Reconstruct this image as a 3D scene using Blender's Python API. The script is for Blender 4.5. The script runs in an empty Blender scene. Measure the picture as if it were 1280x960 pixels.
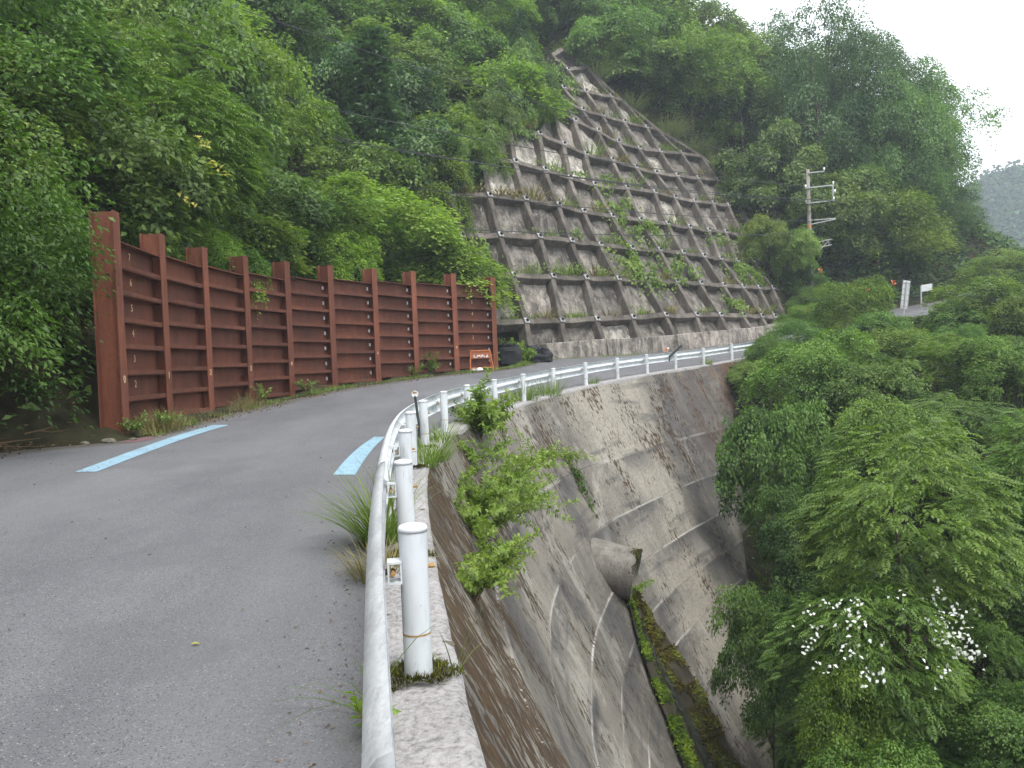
import bpy, bmesh, math, random
import numpy as np
from mathutils import Vector, Matrix, noise as mnoise

scene = bpy.context.scene
COL = scene.collection

# ------------------------------------------------------------------ camera, sky, sun, exposure
cam_d = bpy.data.cameras.new('camera')
cam = bpy.data.objects.new('camera', cam_d)
COL.objects.link(cam)
PITCH, ROLL = 0.0245, 0.04
CAM = np.array([0.0, 0.0, 1.62])
_f = np.array([0, math.cos(PITCH), -math.sin(PITCH)])
_u0 = np.array([0, math.sin(PITCH), math.cos(PITCH)])
_x = np.array([1.0, 0, 0])
_R = math.cos(ROLL) * _x - math.sin(ROLL) * _u0
_U = math.sin(ROLL) * _x + math.cos(ROLL) * _u0
cam.matrix_world = Matrix(((_R[0], _U[0], -_f[0], CAM[0]), (_R[1], _U[1], -_f[1], CAM[1]),
                           (_R[2], _U[2], -_f[2], CAM[2]), (0, 0, 0, 1)))
cam_d.sensor_width = 36.0
cam_d.lens = 1020 / 1280 * 36
cam_d.clip_start = 0.05
cam_d.clip_end = 3000
scene.camera = cam

SUN_EL, SUN_AZ = math.radians(62), math.radians(150)     # azimuth measured from +Y towards +X
world = bpy.data.worlds.new('World')
scene.world = world
world.use_nodes = True
wn = world.node_tree
wn.nodes.clear()
w_out = wn.nodes.new('ShaderNodeOutputWorld')
w_bg = wn.nodes.new('ShaderNodeBackground')
w_sky = wn.nodes.new('ShaderNodeTexSky')
w_sky.sky_type = 'NISHITA'
w_sky.sun_disc = False
w_sky.sun_elevation = SUN_EL
w_sky.sun_rotation = SUN_AZ
w_sky.air_density = 1.0
w_sky.dust_density = 4.0
w_mix = wn.nodes.new('ShaderNodeMixRGB')
w_mix.inputs['Fac'].default_value = 0.86                  # an even white overcast over the clear sky
w_mix.inputs['Color2'].default_value = (9.6, 9.9, 10.3, 1)
wn.links.new(w_sky.outputs[0], w_mix.inputs['Color1'])
wn.links.new(w_mix.outputs[0], w_bg.inputs['Color'])
w_bg.inputs['Strength'].default_value = 0.13
wn.links.new(w_bg.outputs[0], w_out.inputs['Surface'])

sun_d = bpy.data.lights.new('sun', 'SUN')
sun_d.energy = 1.6
sun_d.angle = math.radians(25)
sun_d.color = (1.0, 0.97, 0.92)
sun = bpy.data.objects.new('sun', sun_d)
COL.objects.link(sun)
sd = Vector((math.sin(SUN_AZ) * math.cos(SUN_EL), math.cos(SUN_AZ) * math.cos(SUN_EL), math.sin(SUN_EL)))
sun.rotation_euler = sd.to_track_quat('Z', 'Y').to_euler()

scene.view_settings.view_transform = 'Standard'
scene.view_settings.look = 'None'
scene.view_settings.gamma = 1.0
scene.view_settings.exposure = 1.06
scene.cycles.max_bounces = 8
scene.cycles.transparent_max_bounces = 8
scene.cycles.volume_bounces = 0

# ------------------------------------------------------------------ materials
def new_mat(name):
    m = bpy.data.materials.new(name)
    m.use_nodes = True
    nt = m.node_tree
    nt.nodes.clear()
    return m, nt

class NT:
    """small helper to wire nodes"""
    def __init__(s, name):
        s.m, s.t = new_mat(name)
        s.out = s.t.nodes.new('ShaderNodeOutputMaterial')
        s.b = s.t.nodes.new('ShaderNodeBsdfPrincipled')
        s.t.links.new(s.b.outputs[0], s.out.inputs['Surface'])
    def n(s, typ, **kw):
        nd = s.t.nodes.new(typ)
        for k, v in kw.items():
            if k.startswith('i_'):
                nd.inputs[k[2:].replace('_', ' ')].default_value = v
            else:
                setattr(nd, k, v)
        return nd
    def l(s, a, b):
        s.t.links.new(a, b)
    def coord(s, which='Object'):
        return s.n('ShaderNodeTexCoord').outputs[which]
    def world_pos(s):
        return s.n('ShaderNodeNewGeometry').outputs['Position']
    def map(s, vec, scale):
        mp = s.n('ShaderNodeMapping')
        mp.inputs['Scale'].default_value = scale
        s.l(vec, mp.inputs['Vector'])
        return mp.outputs[0]
    def noise(s, vec, scale, detail=6, rough=0.6, dist=0.0):
        nd = s.n('ShaderNodeTexNoise')
        nd.inputs['Scale'].default_value = scale
        nd.inputs['Detail'].default_value = detail
        nd.inputs['Roughness'].default_value = rough
        nd.inputs['Distortion'].default_value = dist
        s.l(vec, nd.inputs['Vector'])
        return nd.outputs['Fac']
    def voro(s, vec, scale, feature='F1', out='Distance'):
        nd = s.n('ShaderNodeTexVoronoi')
        nd.feature = feature
        nd.inputs['Scale'].default_value = scale
        s.l(vec, nd.inputs['Vector'])
        return nd.outputs[out]
    def ramp(s, fac, stops, interp='LINEAR'):
        nd = s.n('ShaderNodeValToRGB')
        cr = nd.color_ramp
        cr.interpolation = interp
        while len(cr.elements) < len(stops):
            cr.elements.new(0.5)
        for e, (p, c) in zip(cr.elements, stops):
            e.position = p
            e.color = c if len(c) == 4 else (*c, 1)
        s.l(fac, nd.inputs['Fac'])
        return nd.outputs['Color']
    def mask(s, fac, lo, hi):
        mr = s.n('ShaderNodeMapRange')
        mr.inputs['From Min'].default_value = lo
        mr.inputs['From Max'].default_value = hi
        mr.interpolation_type = 'SMOOTHSTEP'
        s.l(fac, mr.inputs['Value'])
        return mr.outputs[0]
    def mix(s, fac, a, b, blend='MIX'):
        nd = s.n('ShaderNodeMixRGB')
        nd.blend_type = blend
        for sock, v in (('Fac', fac), ('Color1', a), ('Color2', b)):
            if isinstance(v, (int, float)):
                nd.inputs[sock].default_value = v
            elif isinstance(v, (tuple, list)):
                nd.inputs[sock].default_value = (*v, 1) if len(v) == 3 else v
            else:
                s.l(v, nd.inputs[sock])
        return nd.outputs[0]
    def math(s, op, a, b=0.0):
        nd = s.n('ShaderNodeMath')
        nd.operation = op
        for i, v in enumerate((a, b)):
            if isinstance(v, (int, float)):
                nd.inputs[i].default_value = v
            else:
                s.l(v, nd.inputs[i])
        return nd.outputs[0]
    def bump(s, h, strength=0.5, dist=0.01):
        nd = s.n('ShaderNodeBump')
        nd.inputs['Strength'].default_value = strength
        nd.inputs['Distance'].default_value = dist
        s.l(h, nd.inputs['Height'])
        s.l(nd.outputs[0], s.b.inputs['Normal'])
    def color(s, c):
        if isinstance(c, tuple):
            s.b.inputs['Base Color'].default_value = (*c, 1)
        else:
            s.l(c, s.b.inputs['Base Color'])
    def set(s, rough=0.8, spec=0.3, metal=0.0):
        s.b.inputs['Roughness'].default_value = rough
        s.b.inputs['Specular IOR Level'].default_value = spec
        s.b.inputs['Metallic'].default_value = metal

M = {}
def mat_asphalt():
    s = NT('asphalt')
    p = s.world_pos()
    big = s.noise(p, 0.22, 5, 0.6)
    med = s.noise(s.map(p, (1, 0.35, 1)), 1.6, 5, 0.65)
    ag = s.voro(p, 150, out='Color')
    agd = s.voro(p, 150)
    sep = s.n('ShaderNodeSeparateColor'); s.l(ag, sep.inputs[0])
    fine = s.noise(p, 240, 2, 0.5)
    base = s.ramp(big, [(0.3, (0.088, 0.088, 0.096)), (0.5, (0.117, 0.117, 0.127)), (0.72, (0.145, 0.144, 0.153))])
    base = s.mix(0.45, base, s.ramp(med, [(0.3, (0.08, 0.08, 0.085)), (0.7, (0.165, 0.164, 0.168))]))
    base = s.mix(s.mask(sep.outputs[0], 0.93, 0.99), base, (0.24, 0.235, 0.23))
    base = s.mix(s.mask(sep.outputs[1], 0.82, 0.95), base, (0.045, 0.045, 0.05))
    uv0 = s.coord('UV'); su = s.n('ShaderNodeSeparateXYZ'); s.l(uv0, su.inputs[0])
    trk = s.math('SINE', s.math('MULTIPLY', s.math('ADD', su.outputs[0], s.math('MULTIPLY', med, 0.05)), 14.0))
    base = s.mix(s.math('MULTIPLY', s.mask(trk, -0.2, 1.0), 0.22), base, (0.185, 0.185, 0.192))
    patch = s.mask(s.noise(p, 0.55, 2, 0.4), 0.6, 0.63)
    base = s.mix(s.math('MULTIPLY', patch, 0.25), base, (0.085, 0.086, 0.092))
    # worn darker strip with fallen dirt along both edges of the road (uv.x = 0 rail side .. 1 hill side)
    uv = s.coord('UV')
    sx = s.n('ShaderNodeSeparateXYZ'); s.l(uv, sx.inputs[0])
    e1 = s.math('ADD', sx.outputs[0], s.math('MULTIPLY', s.noise(p, 1.3, 5, 0.7), 0.06))
    base = s.mix(s.math('MULTIPLY', s.mask(e1, 0.935, 1.0), 0.75), base, (0.075, 0.062, 0.045))
    base = s.mix(s.math('MULTIPLY', s.mask(e1, 0.10, 0.035), 0.55), base, (0.09, 0.082, 0.065))
    s.color(base)
    s.set(0.82, 0.35)
    hgt = s.math('ADD', s.math('MULTIPLY', agd, 1.0), s.math('MULTIPLY', fine, 0.35))
    s.bump(hgt, 0.8, 0.006)
    return s.m
M['asphalt'] = mat_asphalt()

def mat_wall():
    """weathered in-situ concrete with vertical moss streaks; uv in metres (u along the wall, v height)"""
    s = NT('stained_concrete')
    uv = s.coord('UV')
    p = s.world_pos()
    sx = s.n('ShaderNodeSeparateXYZ'); s.l(uv, sx.inputs[0])
    u, v = sx.outputs[0], sx.outputs[1]
    big = s.noise(s.map(uv, (0.16, 0.12, 1)), 1.0, 6, 0.62, 0.4)
    streak = s.noise(s.map(uv, (0.9, 0.26, 1)), 1.0, 7, 0.72, 0.5)
    fine = s.noise(p, 11, 6, 0.72)
    pit = s.noise(p, 45, 3, 0.6)
    base = s.ramp(streak, [(0.3, (0.055, 0.053, 0.052)), (0.46, (0.13, 0.123, 0.114)), (0.6, (0.235, 0.22, 0.19)), (0.8, (0.34, 0.32, 0.275))])
    base = s.mix(0.5, base, s.ramp(big, [(0.36, (0.05, 0.05, 0.053)), (0.5, (0.155, 0.148, 0.136)), (0.64, (0.36, 0.338, 0.295))]))
    base = s.mix(0.35, base, s.ramp(fine, [(0.3, (0.06, 0.058, 0.056)), (0.7, (0.29, 0.272, 0.243))]))
    base = s.mix(1.0, base, (0.80, 0.77, 0.72), 'MULTIPLY')
    blot = s.noise(s.map(uv, (0.42, 0.3, 1)), 1.0, 6, 0.7, 0.6)
    base = s.mix(s.math('MULTIPLY', s.mask(blot, 0.53, 0.62), 0.55), base, (0.052, 0.051, 0.054))
    base = s.mix(s.math('MULTIPLY', s.mask(blot, 0.47, 0.40), 0.45), base, (0.34, 0.32, 0.28))
    # a paler washed zone in the bend, a darker damp one beyond it
    un = s.math('ADD', u, s.math('MULTIPLY', s.math('SUBTRACT', s.noise(s.map(uv, (0.3, 0.25, 1)), 1.0, 4, 0.6), 0.5), 9.0))
    pale = s.math('MULTIPLY', s.mask(un, 27.5, 31.0), s.mask(un, 35.5, 32.0))
    base = s.mix(s.math('MULTIPLY', pale, 0.6), base, s.ramp(fine, [(0.3, (0.2, 0.18, 0.145)), (0.65, (0.42, 0.385, 0.32))]))
    dk = s.math('MULTIPLY', s.mask(un, 34.5, 38.0), s.mask(streak, 0.62, 0.46))
    base = s.mix(s.math('MULTIPLY', dk, 0.6), base, (0.075, 0.073, 0.076))
    # horizontal damp band below each lift joint
    jt = s.noise(s.map(uv, (0.25, 2.4, 1)), 1.0, 5, 0.6)
    base = s.mix(s.math('MULTIPLY', s.mask(jt, 0.54, 0.68), 0.6), base, (0.06, 0.058, 0.06))
    # casting joints: a white salt line in places, a damp dark stain hanging below it
    vt = s.math('DIVIDE', s.math('ADD', v, 10.0), 10.0)
    vt = s.math('ADD', vt, s.math('MULTIPLY', s.math('SUBTRACT', s.noise(s.map(uv, (0.5, 0.5, 1)), 1.0, 3, 0.5), 0.5), 0.006))
    jz = [-7.7, -6.4, -5.4, -4.3, -3.0, -1.5]
    ln_stops, dm_stops = [(0.0, (0, 0, 0))], [(0.0, (0, 0, 0))]
    for q in jz:
        t = (q + 10) / 10
        ln_stops += [(t - .0035, (0, 0, 0)), (t, (1, 1, 1)), (t + .0035, (0, 0, 0))]
        dm_stops += [(t - .075, (0, 0, 0)), (t - .004, (1, 1, 1)), (t + .001, (0, 0, 0))]
    dm = s.ramp(vt, dm_stops)
    dn = s.noise(s.map(uv, (0.33, 0.5, 1)), 1.0, 5, 0.68)
    base = s.mix(s.math('MULTIPLY', s.math('MULTIPLY', dm, s.mask(dn, 0.42, 0.6)), 0.8), base, (0.05, 0.05, 0.053))
    ln = s.ramp(vt, ln_stops)
    base = s.mix(s.math('MULTIPLY', s.math('MULTIPLY', ln, s.mask(s.noise(s.map(uv, (0.28, 0.4, 1)), 1.0, 4, 0.6), 0.45, 0.6)), 0.75), base, (0.5, 0.48, 0.44))
    # lime runs
    lime = s.noise(s.map(uv, (2.2, 0.35, 1)), 1.0, 6, 0.75, 0.3)
    base = s.mix(s.math('MULTIPLY', s.mask(lime, 0.66, 0.76), 0.6), base, (0.56, 0.54, 0.49))
    # brown lichen, dashed along the fall line, thick on the near flank
    dash = s.noise(s.map(uv, (8.5, 4.6, 1)), 1.0, 5, 0.66, 0.1)
    grp = s.noise(s.map(uv, (0.6, 0.34, 1)), 1.0, 5, 0.66, 0.3)
    near = s.mask(u, 23.5, 12.0)
    top = s.mask(v, -3.6, 0.2)
    lvl = s.math('ADD', dash, s.math('MULTIPLY', s.math('SUBTRACT', grp, 0.5), 0.8))
    lvl = s.math('ADD', lvl, s.math('MULTIPLY', s.math('MULTIPLY', near, s.mask(v, -3.4, -0.9)), 0.105))
    lvl = s.math('ADD', lvl, s.math('MULTIPLY', near, 0.03))
    lvl = s.math('ADD', lvl, s.math('MULTIPLY', top, 0.05))
    moss = s.mask(lvl, 0.615, 0.665)
    mcol = s.ramp(s.noise(p, 5, 4, 0.6), [(0.3, (0.022, 0.013, 0.006)), (0.6, (0.06, 0.034, 0.014)), (0.75, (0.085, 0.062, 0.02))])
    base = s.mix(s.math('MULTIPLY', moss, 0.92), base, mcol)
    # small round lichen spots on the paler far flank
    vs = s.voro(s.map(uv, (5, 3.2, 1)), 1.0)
    spots = s.math('MULTIPLY', s.mask(vs, 0.3, 0.16), s.mask(s.noise(s.map(uv, (0.5, 0.3, 1)), 1.0, 4, 0.6), 0.5, 0.6))
    spots = s.math('MULTIPLY', spots, s.mask(u, 21.0, 24.0))
    base = s.mix(s.math('MULTIPLY', spots, 0.8), base, (0.05, 0.033, 0.017))
    # rusty earth wash towards the bank end
    bank = s.math('MULTIPLY', s.mask(u, 36.0, 44.0), s.mask(s.noise(s.map(uv, (0.8, 0.4, 1)), 1.0, 5, 0.7), 0.42, 0.62))
    base = s.mix(s.math('MULTIPLY', bank, 0.6), base, (0.13, 0.068, 0.04))
    s.color(base)
    s.set(0.9, 0.2)
    hgt = s.math('ADD', s.math('ADD', s.math('MULTIPLY', fine, 0.6), s.math('MULTIPLY', pit, 0.25)), s.math('MULTIPLY', moss, 0.5))
    s.bump(hgt, 0.8, 0.03)
    return s.m
M['wall'] = mat_wall()

def mat_concrete(name, lo, mid, hi, sc=1.0, tint=True, streak=True):
    s = NT(name)
    p = s.world_pos()
    a = s.noise(p, 0.9 * sc, 6, 0.68, 0.3)
    st = s.noise(s.map(p, (2.6, 2.6, 0.35)), 1.0 * sc, 6, 0.7)
    f = s.noise(p, 9 * sc, 6, 0.72)
    pit = s.noise(p, 60, 3, 0.6)
    base = s.ramp(s.mix(0.5, a, st) if streak else a, [(0.41, lo), (0.5, mid), (0.59, hi)])
    base = s.mix(0.35, base, s.ramp(f, [(0.32, lo), (0.7, hi)]))
    if tint:
        oi = s.n('ShaderNodeObjectInfo')
        base = s.mix(1.0, base, oi.outputs['Color'], 'MULTIPLY')
    s.color(base)
    s.set(0.92, 0.2)
    s.bump(s.math('ADD', s.math('MULTIPLY', f, 0.7), s.math('MULTIPLY', pit, 0.3)), 0.7, 0.025)
    return s.m
M['frame'] = mat_concrete('frame_concrete', (0.04, 0.034, 0.03), (0.1, 0.088, 0.077), (0.19, 0.17, 0.15))
def mat_infill():
    s = NT('mortar_infill')
    p = s.world_pos()
    a = s.noise(p, 0.8, 6, 0.7, 0.5)
    run = s.noise(s.map(p, (3.2, 3.2, 0.4)), 1.0, 6, 0.7, 0.2)
    f = s.noise(p, 7, 6, 0.75)
    base = s.ramp(a, [(0.42, (0.03, 0.026, 0.023)), (0.5, (0.12, 0.106, 0.094)), (0.57, (0.3, 0.272, 0.24))])
    base = s.mix(0.45, base, s.ramp(run, [(0.42, (0.028, 0.025, 0.022)), (0.5, (0.13, 0.116, 0.104)), (0.58, (0.36, 0.335, 0.3))]))
    base = s.mix(0.3, base, s.ramp(f, [(0.35, (0.035, 0.031, 0.028)), (0.68, (0.26, 0.24, 0.215))]))
    oi = s.n('ShaderNodeObjectInfo')
    base = s.mix(1.0, base, oi.outputs['Color'], 'MULTIPLY')
    lime = s.noise(s.map(p, (3.4, 3.4, 0.55)), 1.3, 6, 0.75, 0.2)
    base = s.mix(s.math('MULTIPLY', s.mask(lime, 0.58, 0.66), 0.75), base, (0.4, 0.385, 0.35))
    mossy = s.noise(p, 1.7, 6, 0.75)
    base = s.mix(s.math('MULTIPLY', s.mask(mossy, 0.56, 0.68), 0.6), base, (0.045, 0.038, 0.02))
    s.color(base); s.set(0.93, 0.2)
    s.bump(s.math('ADD', f, s.math('MULTIPLY', a, 1.5)), 0.9, 0.05)
    return s.m
M['infill'] = mat_infill()
M['pipe'] = mat_concrete('pipe_concrete', (0.085, 0.076, 0.066), (0.15, 0.137, 0.118), (0.22, 0.203, 0.175), 2.0, False)

def mat_cap():
    s = NT('kerb_concrete')
    p = s.world_pos()
    a = s.noise(p, 2.2, 6, 0.7)
    vo = s.voro(p, 42)
    f = s.noise(p, 26, 5, 0.75)
    base = s.ramp(f, [(0.35, (0.1, 0.095, 0.092)), (0.47, (0.27, 0.255, 0.25)), (0.6, (0.37, 0.355, 0.35))])
    base = s.mix(0.4, base, s.ramp(a, [(0.35, (0.13, 0.125, 0.115)), (0.65, (0.34, 0.33, 0.32))]))
    base = s.mix(s.mask(s.noise(p, 4.5, 5, 0.7), 0.6, 0.7), base, (0.085, 0.075, 0.05))
    s.color(base)
    s.set(0.92, 0.2)
    s.bump(s.math('ADD', f, s.math('MULTIPLY', vo, 0.6)), 0.9, 0.012)
    return s.m
M['cap'] = mat_cap()

def mat_rust(name, dusty_lit, k=1.0):
    s = NT(name)
    p = s.world_pos()
    a = s.noise(s.map(p, (1.4, 1.4, 0.5)), 1.6, 6, 0.7, 0.3)
    f = s.noise(p, 24, 5, 0.7)
    col = s.ramp(a, [(0.3, (0.045, 0.017, 0.012)), (0.5, (0.088, 0.029, 0.017)), (0.7, (0.142, 0.049, 0.025))])
    col = s.mix(0.35, col, s.ramp(f, [(0.3, (0.04, 0.015, 0.011)), (0.7, (0.15, 0.056, 0.03))]))
    oi = s.n('ShaderNodeObjectInfo')
    tone = s.math('ADD', s.math('MULTIPLY', oi.outputs['Random'], 0.38), 0.9)
    run = s.noise(s.map(p, (7, 7, 0.5)), 1.0, 5, 0.7)
    col = s.mix(s.math('MULTIPLY', s.mask(run, 0.55, 0.72), 0.45), col, (0.19, 0.072, 0.035))
    col = s.mix(1.0, col, (k * 1.05, k, k * .95), 'MULTIPLY')
    tn = s.n('ShaderNodeCombineXYZ')
    for q_ in range(3):
        s.l(tone, tn.inputs[q_])
    col = s.mix(1.0, col, tn.outputs[0], 'MULTIPLY')
    if dusty_lit:
        g = s.n('ShaderNodeNewGeometry')
        sx = s.n('ShaderNodeSeparateXYZ'); s.l(g.outputs['Normal'], sx.inputs[0])
        up = s.mask(sx.outputs[2], 0.5, 0.9)
        col = s.mix(s.math('MULTIPLY', up, 0.85), col, (0.27, 0.21, 0.175))  # dust and the light on ledge tops painted together, paler on upward faces
    s.color(col)
    s.set(0.78, 0.3)
    s.bump(f, 0.4, 0.006)
    return s.m
M['rust'] = mat_rust('weathering_steel', True, 1.32)
M['rust_web'] = mat_rust('weathering_steel_plate', True, .95)

def mat_white():
    s = NT('white_paint')
    p = s.coord('Object')
    wp = s.world_pos()
    a = s.noise(s.map(wp, (6, 6, 1.6)), 1.0, 6, 0.7)
    f = s.noise(wp, 40, 4, 0.7)
    col = s.ramp(a, [(0.3, (0.38, 0.395, 0.4)), (0.5, (0.55, 0.575, 0.59)), (0.75, (0.62, 0.645, 0.66))])
    chip = s.mask(s.math('ADD', s.noise(wp, 13, 6, 0.8), s.math('MULTIPLY', f, 0.12)), 0.70, 0.74)
    col = s.mix(s.math('MULTIPLY', chip, 0.85), col, (0.24, 0.14, 0.07))
    col = s.mix(s.math('MULTIPLY', s.mask(s.noise(s.map(wp, (25, 25, 2.5)), 1.0, 5, 0.75), 0.6, 0.75), 0.35), col, (0.3, 0.3, 0.27))
    rr_ = s.noise(s.map(wp, (32, 32, 1.2)), 1.0, 4, 0.7)
    rz_ = s.noise(wp, 4.5, 3, 0.6)
    col = s.mix(s.math('MULTIPLY', s.math('MULTIPLY', s.mask(rr_, 0.58, 0.68), s.mask(rz_, 0.5, 0.62)), 0.6), col, (0.3, 0.19, 0.1))
    s.color(col)
    s.set(0.6, 0.35)
    s.bump(f, 0.1, 0.003)
    return s.m
M['white'] = mat_white()

def mat_galv():
    s = NT('galvanised_steel')
    wp = s.world_pos()
    a = s.noise(s.map(wp, (5, 1.2, 5)), 1.0, 6, 0.75)
    f = s.voro(wp, 60, out='Color')
    sep = s.n('ShaderNodeSeparateColor'); s.l(f, sep.inputs[0])
    col = s.ramp(a, [(0.3, (0.19, 0.195, 0.2)), (0.5, (0.3, 0.31, 0.315)), (0.72, (0.41, 0.42, 0.425))])
    col = s.mix(0.15, col, s.ramp(sep.outputs[0], [(0.0, (0.2, 0.21, 0.22)), (1.0, (0.5, 0.51, 0.52))]))
    sc = s.noise(s.map(wp, (60, 6, 60)), 1.0, 3, 0.7)
    col = s.mix(s.math('MULTIPLY', s.mask(sc, 0.58, 0.68), 0.4), col, (0.17, 0.165, 0.155))
    s.color(col)
    s.set(0.68, 0.3, 0.0)
    return s.m
M['galv'] = mat_galv()

def mat_plain(name, col, rough=0.7, spec=0.3, metal=0.0, var=0.25, sc=6.0):
    s = NT(name)
    p = s.world_pos()
    a = s.noise(p, sc, 5, 0.7)
    lo = tuple(c * (1 - var) for c in col)
    hi = tuple(min(1, c * (1 + var)) for c in col)
    s.color(s.ramp(a, [(0.3, lo), (0.7, hi)]))
    s.set(rough, spec, metal)
    s.bump(s.noise(p, sc * 5, 4, 0.6), 0.2, 0.004)
    return s.m
M['blue'] = None
def mat_blue():
    s = NT('blue_road_paint')
    p = s.world_pos()
    a = s.noise(p, 3, 5, 0.7)
    col = s.ramp(a, [(0.3, (0.19, 0.305, 0.375)), (0.7, (0.25, 0.385, 0.465))])
    worn = s.mask(s.math('ADD', s.noise(p, 16, 6, 0.8), s.math('MULTIPLY', s.noise(p, 1.3, 3, 0.5), 0.25)), 0.675, 0.73)
    col = s.mix(s.math('MULTIPLY', worn, 0.85), col, (0.1, 0.11, 0.12))
    s.color(col); s.set(0.75, 0.3)
    s.bump(s.voro(p, 95), 0.5, 0.004)
    return s.m
M['blue'] = mat_blue()
M['bark'] = mat_plain('bark', (0.075, 0.06, 0.045), 0.9, 0.15, 0, 0.5, 7)
M['twig'] = mat_plain('twig', (0.11, 0.075, 0.045), 0.9, 0.15, 0, 0.4, 20)
M['soil'] = mat_plain('forest_soil', (0.032, 0.03, 0.016), 0.95, 0.1, 0, 0.6, 1.5)
M['black'] = mat_plain('black_woven_plastic', (0.02, 0.02, 0.023), 0.75, 0.3, 0, 0.4, 14)
M['darkbar'] = mat_plain('dark_rubber', (0.03, 0.04, 0.04), 0.6, 0.4, 0, 0.2, 10)
M['orange'] = mat_plain('orange_paint', (0.52, 0.16, 0.05), 0.6, 0.4, 0, 0.35, 16)
M['board'] = mat_plain('faded_board', (0.38, 0.14, 0.07), 0.7, 0.3, 0, 0.3, 12)
M['chalk'] = mat_plain('cream_paint_mark', (0.6, 0.46, 0.26), 0.85, 0.2, 0, 0.25, 30)
M['letters'] = mat_plain('white_letters', (0.7, 0.7, 0.68), 0.7, 0.3, 0, 0.15, 30)
M['clip'] = mat_plain('zinc_clip', (0.6, 0.6, 0.58), 0.5, 0.4, 0.1, 0.15, 20)
M['anchor'] = mat_plain('anchor_plate_zinc', (0.36, 0.36, 0.36), 0.6, 0.4, 0.0, 0.25, 6)
M['nut'] = mat_plain('dark_anchor_cap', (0.06, 0.06, 0.06), 0.6, 0.4, 0.2, 0.25, 6)
M['rustband'] = mat_plain('rusty_seam', (0.34, 0.2, 0.07), 0.8, 0.3, 0, 0.5, 40)
M['polecon'] = mat_plain('pole_concrete', (0.24, 0.22, 0.2), 0.85, 0.2, 0, 0.2, 3)
M['polesteel'] = mat_plain('pale_galvanised_arm', (0.33, 0.34, 0.33), 0.5, 0.4, 0.1, 0.12, 3)
M['insul'] = mat_plain('porcelain', (0.75, 0.75, 0.73), 0.3, 0.5, 0, 0.05, 3)
M['wire'] = mat_plain('cable_sheath', (0.035, 0.037, 0.04), 0.6, 0.4, 0, 0.1, 1)
M['signback'] = mat_plain('sign_back_aluminium', (0.5, 0.5, 0.5), 0.5, 0.5, 0.2, 0.12, 5)
M['paper'] = mat_plain('torn_white_plastic', (0.6, 0.6, 0.58), 0.6, 0.4, 0, 0.15, 9)
M['stone'] = mat_plain('field_stone', (0.13, 0.115, 0.09), 0.9, 0.2, 0, 0.4, 9)
M['pink'] = mat_plain('pink_spray_mark', (0.15, 0.085, 0.092), 0.85, 0.2, 0, 0.35, 9)
def mat_water():
    s = NT('trickling_water')
    p = s.world_pos()
    a = s.noise(s.map(p, (1, 1, 0.3)), 9, 5, 0.7, 0.5)
    s.color(s.ramp(a, [(0.42, (0.022, 0.024, 0.02)), (0.6, (0.06, 0.065, 0.06)), (0.72, (0.42, 0.44, 0.45))]))  # pale end of the ramp paints white glints into the dark water
    s.set(0.12, 0.6)
    s.bump(a, 0.6, 0.02)
    return s.m
M['water'] = mat_water()
def mat_wet():
    s = NT('wet_channel_concrete')
    p = s.world_pos()
    a = s.noise(p, 2.5, 6, 0.7)
    s.color(s.ramp(a, [(0.35, (0.03, 0.026, 0.018)), (0.6, (0.075, 0.065, 0.045)), (0.75, (0.12, 0.11, 0.085))]))
    s.set(0.45, 0.5)
    s.bump(a, 0.6, 0.03)
    return s.m
M['wet'] = mat_wet()

def mat_leaf(name, dark, mid, light, trans=0.3, rough=0.5, tip=None, spec=0.35):
    """leaf colour varies from leaf to leaf (face attribute 'shade'), from plant to plant and softly through the air"""
    s = NT(name)
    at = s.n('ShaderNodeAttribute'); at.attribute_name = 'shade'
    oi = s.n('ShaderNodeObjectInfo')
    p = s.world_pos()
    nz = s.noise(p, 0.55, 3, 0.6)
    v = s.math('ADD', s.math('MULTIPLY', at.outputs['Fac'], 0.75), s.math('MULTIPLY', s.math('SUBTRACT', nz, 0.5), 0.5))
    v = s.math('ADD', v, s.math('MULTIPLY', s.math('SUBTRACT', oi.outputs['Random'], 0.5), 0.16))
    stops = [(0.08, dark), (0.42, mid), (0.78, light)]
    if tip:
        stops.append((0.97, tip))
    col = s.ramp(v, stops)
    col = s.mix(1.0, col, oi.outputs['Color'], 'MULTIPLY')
    s.color(col)
    s.set(rough, spec)
    tr = s.n('ShaderNodeBsdfTranslucent')
    tc = s.mix(1.0, col, (1.0, 1.1, 0.55), 'MULTIPLY')
    s.l(tc, tr.inputs['Color'])
    mx = s.n('ShaderNodeMixShader')
    mx.inputs[0].default_value = trans
    s.l(s.b.outputs[0], mx.inputs[1]); s.l(tr.outputs[0], mx.inputs[2])
    s.l(mx.outputs[0], s.out.inputs['Surface'])
    return s.m
M['leaf'] = mat_leaf('broad_leaf', (0.05, 0.098, 0.022), (0.135, 0.22, 0.05), (0.225, 0.325, 0.08), 0.4, tip=(0.3, 0.39, 0.1))
M['leaf_bright'] = mat_leaf('fresh_leaf', (0.07, 0.13, 0.022), (0.17, 0.275, 0.042), (0.28, 0.385, 0.068), 0.44, tip=(0.37, 0.43, 0.1))
M['leaf_dark'] = mat_leaf('dark_leaf', (0.035, 0.074, 0.028), (0.08, 0.155, 0.05), (0.15, 0.235, 0.075), 0.36)
M['leaf_wall'] = mat_leaf('wall_shrub_leaf', (0.08, 0.14, 0.022), (0.16, 0.25, 0.04), (0.26, 0.35, 0.075), 0.42, tip=(0.38, 0.3, 0.11))
M['needle'] = mat_leaf('needle_spray', (0.03, 0.062, 0.03), (0.06, 0.115, 0.05), (0.105, 0.175, 0.07), 0.26)
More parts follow.
